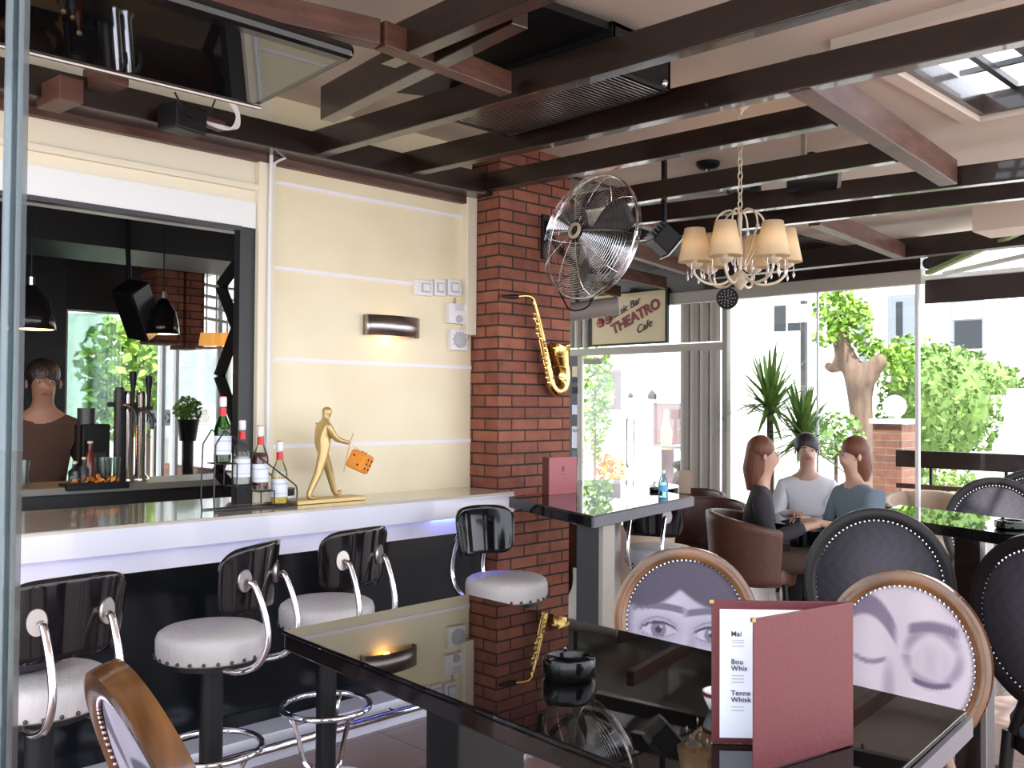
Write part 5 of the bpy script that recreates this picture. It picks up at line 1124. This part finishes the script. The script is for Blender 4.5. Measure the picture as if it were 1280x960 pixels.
q = at(115, 560, Y=5.05); t = thing('coffee_grinder', 'tall black box appliance behind the glasses in the bar', 'appliance', (q.x, q.y, zc)); obj('body', MB().b6(-.07, .07, -.06, .06, 0, at(115, 530, Y=5.05).z - zc), 'matblack', t, bevel=.006); zz = at(115, 510, Y=5.05).z - zc; obj('hopper', MB().cyl((-.03, 0, .1), (-.03, 0, zz), .045), 'darkgrey', t, smooth=True); obj('door_panel', MB().b6(-.05, .05, -.064, -.06, .03, .15), 'darkgrey', t)
# pendant lamps
for i, (px, py, Y, lb) in enumerate(((38, 412, 5.0, 'black bell pendant lamp with warm light, at the left in the bar'), (204, 418, 5.6, 'black bell pendant lamp over the beer taps'))):
    q = at(px, py, Y=Y); t = thing('pendant_lamp', lb, 'pendant lamp', (q.x, q.y, q.z), 0, 'bell pendant lamps'); w_ = (.115, .095)[i]
    obj('lamp_shade', MB().lathe([(w_, 0), (w_ * .96, .05), (w_ * .75, .14), (w_ * .35, .20), (.02, .22)], n=32, cap=False), 'black', t, smooth=True, solid=.003); obj('cord', MB().cyl((0, 0, .22), (0, 0, 2.8 - q.z), .004), 'matblack', t); obj('socket', MB().cyl((0, 0, .21), (0, 0, .26), .018), 'chrome', t)
    obj('inner_liner', MB().lathe([(w_ * .95, .004), (w_ * .7, .13), (.02, .17)], n=28, cap=False), 'bulb', t, smooth=True)
    L_ = bpy.data.lights.new('pendant_light', 'POINT'); L_.energy = 2; L_.color = (1, .55, .2); lo = bpy.data.objects.new('pendant_light', L_); COL.objects.link(lo); lo.parent = t; lo.location = (0, 0, .02)
# louvred lights in the bar ceiling
for i, (px, py, Y, lb) in enumerate(((142, 276, 5.0, 'recessed louvred light box in the bar ceiling, middle one'), (40, 258, 5.0, 'recessed louvred light box in the bar ceiling, at the left'), (262, 301, 5.2, 'recessed louvred light box in the bar ceiling, at the right'))):
    q = at(px, py, Z=2.74); q = q if q.y > 4.4 else at(px, py, Y=Y); t = thing('ceiling_light', lb, 'ceiling light', (q.x, q.y, 2.735), 0, 'bar ceiling lights'); e = MB()
    for a, b, c, d in ((-.3, .3, -.15, -.12), (-.3, .3, .12, .15), (-.3, -.27, -.15, .15), (.27, .3, -.15, .15)): e.b6(a, b, c, d, -.03, .045)
    obj('frame', e, 'alu', t); lv = MB(); [lv.b6(-.27, .27, -.1 + .05 * k, -.09 + .05 * k, .01, .04) for k in range(5)]; obj('louvre', lv, 'redwood', t); obj('reflector', MB().b6(-.27, .27, -.12, .12, .04, .045), 'steel', t)
# loudspeaker
q = at(172, 388, Y=5.7); t = thing('loudspeaker', 'dark tilted loudspeaker under the bar ceiling', 'loudspeaker', tuple(q)); Rq = Euler((.2, -.6, .3)).to_matrix(); obj('cabinet', MB().box((0, 0, 0), (.16, .16, .34), Rq), 'matblack', t, bevel=.01); obj('grille', MB().box(tuple(Rq @ Vector((.0, -.085, 0))), (.14, .01, .32), Rq), 'darkgrey', t); obj('holder', MB().cyl((0, .1, 0), (0, .2, 2.79 - q.z), .015), 'matblack', t)
# zigzag rack at the jamb
zz = [at(*p, Y=4.25) for p in ((296, 330), (276, 358), (296, 410), (274, 470), (296, 530), (272, 590), (292, 612))]
zz = [Vector((p.x, p.y, p.z)) for p in zz]
m_ = MB(); [m_.bar(zz[i], zz[i + 1], .05, .022, (0, 1, 0)) for i in range(len(zz) - 1)]; tag(obj('zigzag_rack', m_, 'matblack'), 'black zigzag rack standing at the right side of the hatch', 'rack')
# glass folded panels beyond the back window
fg = MB()
for k in range(7): q = at(84 + k * 5, 470, Y=8.6); fg.box((q.x, 8.6, (at(100, 392, Y=8.6).z + zs) / 2), (.02, .5, at(100, 392, Y=8.6).z - zs), .9)
tag(obj('folded_glass', fg, 'clear'), 'stack of folded glass doors behind the bar back window', 'glass doors')
# outside the bar's back window
SB = 13.0
q0, q1 = at(60, 500, Y=SB), at(330, 400, Y=SB)
t = thing('street_house', 'pale street house behind the trees at the bar back window', 'house', (0, 0, 0)); obj('wall', MB().b6(q0.x - 3, q1.x + 8, SB + 4, SB + 6, -.04, 9), 'facade', t)
for px in (215, 262): a = at(px, 480, Y=SB + 4); w_ = obj('window', MB().b6(a.x - .35, a.x + .35, SB + 3.95, SB + 4.0, a.z - .4, a.z + .6), 'shutter', t); obj('pane', MB().b6(a.x - .25, a.x + .25, SB + 3.92, SB + 3.95, a.z - .3, a.z + .5), 'winglass', w_)
for i, (px, py, r, n_) in enumerate(((182, 450, .75, 1100), (160, 500, .5, 500), (205, 425, .5, 500))):
    c = at(px, py, Y=11.0); t = thing('street_tree', ('green street tree in the middle of the bar back window', 'lower green bush behind the beer taps', 'tree crown at the upper edge of the bar back window')[i], 'tree', (c.x, c.y, -.04)); obj('foliage', leaves(n_, (0, 0, c.z), (r, r, r * .9), .14, 120 + i), 'vine', t); obj('trunk', MB().cyl((0, 0, 0), (0, 0, c.z), .07), 'bark', t, smooth=True)
# street name sign and planter
a, b = at(176, 512, Y=8.9), at(215, 532, Y=8.9); t = thing('street_name_sign', 'white sign with dark letters behind the beer taps', 'sign', ((a.x + b.x) / 2, 8.9, (a.z + b.z) / 2)); obj('board', MB().box((0, 0, 0), (b.x - a.x, .02, a.z - b.z)), 'paper', t); text('lettering', 'ΟΔΟΣ', 'ink', t, (0, -.012, -.045), (1, 0, 0), (0, 0, 1), .12, .001, bold=.002); obj('post', MB().b6(-.02, .02, .01, .05, -((a.z + b.z) / 2) - .04, 0), 'alu', t)
c = at(235, 525, Y=8.0); t = thing('potted_plant', 'bright green shrub in a dark pot at the bar back window', 'plant', (c.x, c.y, 0)); zp = at(235, 520, Y=8.0).z; obj('foliage', leaves(420, (0, 0, zp + .06), (.13, .13, .12), .04, 140), 'vine', t); obj('pot', MB().lathe([(.07, zp - .22), (.10, zp - .03), (.08, zp - .03)], n=24), 'matblack', t, smooth=True); obj('stand', MB().cyl((0, 0, 0), (0, 0, zp - .22), .05), 'matblack', t)
# orange lamps and pale beams seen at the right of the hatch
for i, px in enumerate((258, 270, 284)):
    q = at(px, 424, Y=7.0); t = thing('orange_lamp', ('orange cloth lamp, left of three deep in the hatch', 'orange cloth lamp, middle of three deep in the hatch', 'orange cloth lamp, right of three deep in the hatch')[i], 'lamp', tuple(q), 0, 'orange lamps in the bar'); obj('lamp_shade', MB().lathe([(.06, -.05), (.045, .05)], n=24, cap=False), mat('orange shade %d' % i, (.85, .40, .08), .7, emit=((1, .45, .1), .8)), t, smooth=True); obj('cord', MB().cyl((0, 0, .05), (0, 0, 2.78 - q.z), .006), 'ivory', t); obj('lamp_ring', MB().tube([(.075 * math.cos(a_), .075 * math.sin(a_), -.07) for a_ in arc(20, 0, 6)], .006, 6), 'ivory', t, smooth=True)
bm_ = [(352, 366), (366, 380), (380, 394), (394, 408)]
for i, (ya, yb) in enumerate(bm_):
    a, b = at(236, ya, Y=7.9), at(300, yb - 2, Y=7.9); tag(obj('pale_beam', MB().bar(a, b, .05, .022), 'white'), 'thin white roof bar deep in the hatch, ' + ('topmost', 'second', 'third', 'lowest')[i] + ' of four', 'beam', 'white bars deep in the hatch')
# ================================================================== people
def person(label, top, legs, hair, skin, loc, rz, pose='sit', hairlen=.0, legm=None, shoe='matblack', lean=0):
    t = thing('person', label, 'person', loc, rz); X = .0
    if pose == 'sit':
        hip = .50; sp = [(0, 0, hip), (-.01 + lean * .3, 0, hip + .2), (.02 + lean * .8, 0, hip + .42)]
        nk, hd = (.03 + lean, 0, hip + .54), [(.045 + lean, 0, hip + .62), (.05 + lean, 0, hip + .70), (.04 + lean, 0, hip + .78)]
        arms = lambda s: [(.01 + lean * .8, s * .17, hip + .43), (.08 + lean, s * .24, hip + .16), (.31 + lean, s * .14, hip + .24), (.39 + lean, s * .11, hip + .255)]
        lg = lambda s: [(.04, s * .09, hip - .02), (.44, s * .11, hip), (.42, s * .11, .10), (.45, s * .11, .05), (.58, s * .12, .035)]
    else:
        hip = .93; sp = [(0, 0, hip), (0, 0, hip + .22), (.02, 0, hip + .46)]
        nk, hd = (.04, 0, hip + .58), [(.06, 0, hip + .65), (.065, 0, hip + .72), (.05, 0, hip + .79)]
        arms = lambda s: [(.01, s * .18, hip + .46), (.04, s * .26, hip + .18), (.25, s * .16, hip + .12), (.33, s * .13, hip + .13)]
        lg = lambda s: [(0, s * .09, hip - .05), (.02, s * .10, .48), (-.02, s * .10, .10), (.02, s * .1, .05), (.14, s * .11, .035)]
    V_ = sp + [nk] + hd; Rd = [.135, .12, .12, .046, .070, .086, .07]; E_ = [(0, 1), (1, 2), (2, 3), (3, 4), (4, 5), (5, 6)]
    n0 = len(V_); V_.append((hd[1][0] + .095, 0, hd[1][2] - .025)); Rd.append(.014); E_.append((5, n0))     # nose
    topV, topE, topR = [tuple(Vector(sp[0]) - Vector((0, 0, .07)))] + list(sp[1:]) + [tuple(Vector(nk) * .85 + Vector(sp[2]) * .15)], [(0, 1), (1, 2), (2, 3)], [.155, .14, .155, .068]; legV, legE, legR = [sp[0]], [], [.15]
    for s in (-1, 1):
        A = arms(s); i0 = len(V_); V_ += A; Rd += [.064, .045, .032, .026]; E_ += [(2, i0), (i0, i0 + 1), (i0 + 1, i0 + 2), (i0 + 2, i0 + 3)]
        k0 = len(topV); topV += A[:3]; topR += [.085, .06, .044]; topE += [(2, k0), (k0, k0 + 1), (k0 + 1, k0 + 2)]
        h = Vector(A[3])
        for f in range(4):      # fingers, curled
            y = (f - 1.5) * .017; ln = (.030, .036, .034, .026)[f]; j = len(V_)
            V_ += [tuple(h + Vector((.025, y, 0))), tuple(h + Vector((.025 + ln, y * 1.15, -.006))), tuple(h + Vector((.03 + ln * 1.6, y * 1.2, -.026)))]; Rd += [.0095, .009, .0075]; E_ += [(i0 + 3, j), (j, j + 1), (j + 1, j + 2)]
        j = len(V_); V_ += [tuple(h + Vector((.0, -s * .032, -.004))), tuple(h + Vector((.028, -s * .045, -.014)))]; Rd += [.011, .009]; E_ += [(i0 + 3, j), (j, j + 1)]
        Lg = lg(s); i0 = len(V_); V_ += Lg; Rd += [.09, .06, .036, .035, .022]; E_ += [(0, i0)] + [(i0 + k, i0 + k + 1) for k in range(4)]
        k0 = len(legV); legV += Lg[:3]; legR += [.10, .07, .05]; legE += [(0, k0), (k0, k0 + 1), (k0 + 1, k0 + 2)]
        a_, f_ = Vector(Lg[3]), Vector(Lg[4])
        obj('shoe', MB().tube([tuple(a_ + Vector((-.05, 0, .0))), tuple(a_), tuple((a_ + f_) / 2 + Vector((0, 0, -.005))), tuple(f_ + Vector((.02, 0, -.005)))], [.03, .046, .042, .028], 12), shoe, t, smooth=True)
    skinmesh('body', V_, E_, Rd, skin, t, 2); skinmesh('top', topV, topE, topR, top, t, 2); skinmesh('trousers', legV, legE, legR, legs, t, 2)
    hc = Vector(hd[1]); hm_ = MB().ball(tuple(hc + Vector((-.036, 0, .048))), (.096, .094, .095), 20)
    if hairlen: hm_.tube([tuple(hc + Vector((-.05, 0, .04))), tuple(hc + Vector((-.075, 0, -.10))), tuple(hc + Vector((-.08, 0, -.10 - hairlen)))], [.085, .085, .05], 14)
    obj('hair', hm_, hair, t, smooth=True)
    fe_ = MB()
    for s in (-1, 1): fe_.ball(tuple(hc + Vector((.078, s * .032, .005))), (.010, .014, .009), 10)
    obj('eye', fe_, 'plasticgrey', t, smooth=True); pu = MB()
    for s in (-1, 1): pu.ball(tuple(hc + Vector((.086, s * .032, .005))), .006, 8); pu.box(tuple(hc + Vector((.082, s * .032, .026))), (.012, .034, .006))
    obj('eyebrow', pu, 'hairdark', t, smooth=True); obj('mouth', MB().tube([tuple(hc + Vector((.083, y, -.058 - abs(y) * .1))) for y in (-.022, -.01, 0, .01, .022)], .004, 6), 'lip', t, smooth=True)
    er = MB(); [er.ball(tuple(hc + Vector((-.005, s * .088, -.01))), (.016, .008, .026), 10) for s in (-1, 1)]; obj('ear', er, skin, t, smooth=True); return t
def seat_person(px, py, D, rz, **k): q = at(px, py, D=D); return person(loc=(q.x, q.y, 0), rz=rz, **k)
seat_person(948, 600, 6.5, math.radians(-60), label='person with auburn hair and dark top seated left in the window group', top='clothdark', legs='clothbrown', hair='hairred', skin='skin', hairlen=.14)
seat_person(1008, 600, 7.3, math.radians(215), label='person in a pale shirt seated in the middle of the window group', top='clothwhite', legs='jeans', hair='hairdark', skin='skin', shoe='plastic')
seat_person(1072, 610, 6.6, math.radians(150), label='person in a grey blue denim jacket seated at the right of the window group', top='denim', legs='clothdark', hair='hairred', skin='skin', hairlen=.08)
q = at(52, 500, Y=5.75); person('person in a dark jumper standing behind the bar', 'clothbrown', 'clothdark', 'hairdark', 'skindark', (q.x, q.y, 0), math.radians(-100), 'stand')
# small round table of the group
gt = thing('dining_table', 'low round table among the seated window group', 'table'); q = at(1005, 640, D=6.75); obj('tabletop', MB().cyl((q.x, q.y, .69), (q.x, q.y, .73), .33, n=36), 'black', gt, smooth=True); obj('pole', MB().cyl((q.x, q.y, .03), (q.x, q.y, .69), .04), 'matblack', gt, smooth=True); obj('base', MB().cyl((q.x, q.y, 0), (q.x, q.y, .03), .2), 'matblack', gt, smooth=True)
for i, (px, py, D, rz) in enumerate(((945, 620, 6.5, -60), (1012, 620, 7.5, 215), (1082, 620, 6.7, 150))):
    q = at(px, py, D=D); a_ = dup(ac, (q.x, q.y, 0), math.radians(rz), ('brown leather tub chair under the auburn haired person', 'brown leather tub chair under the person in the pale shirt', 'brown leather tub chair under the person in the denim jacket')[i])
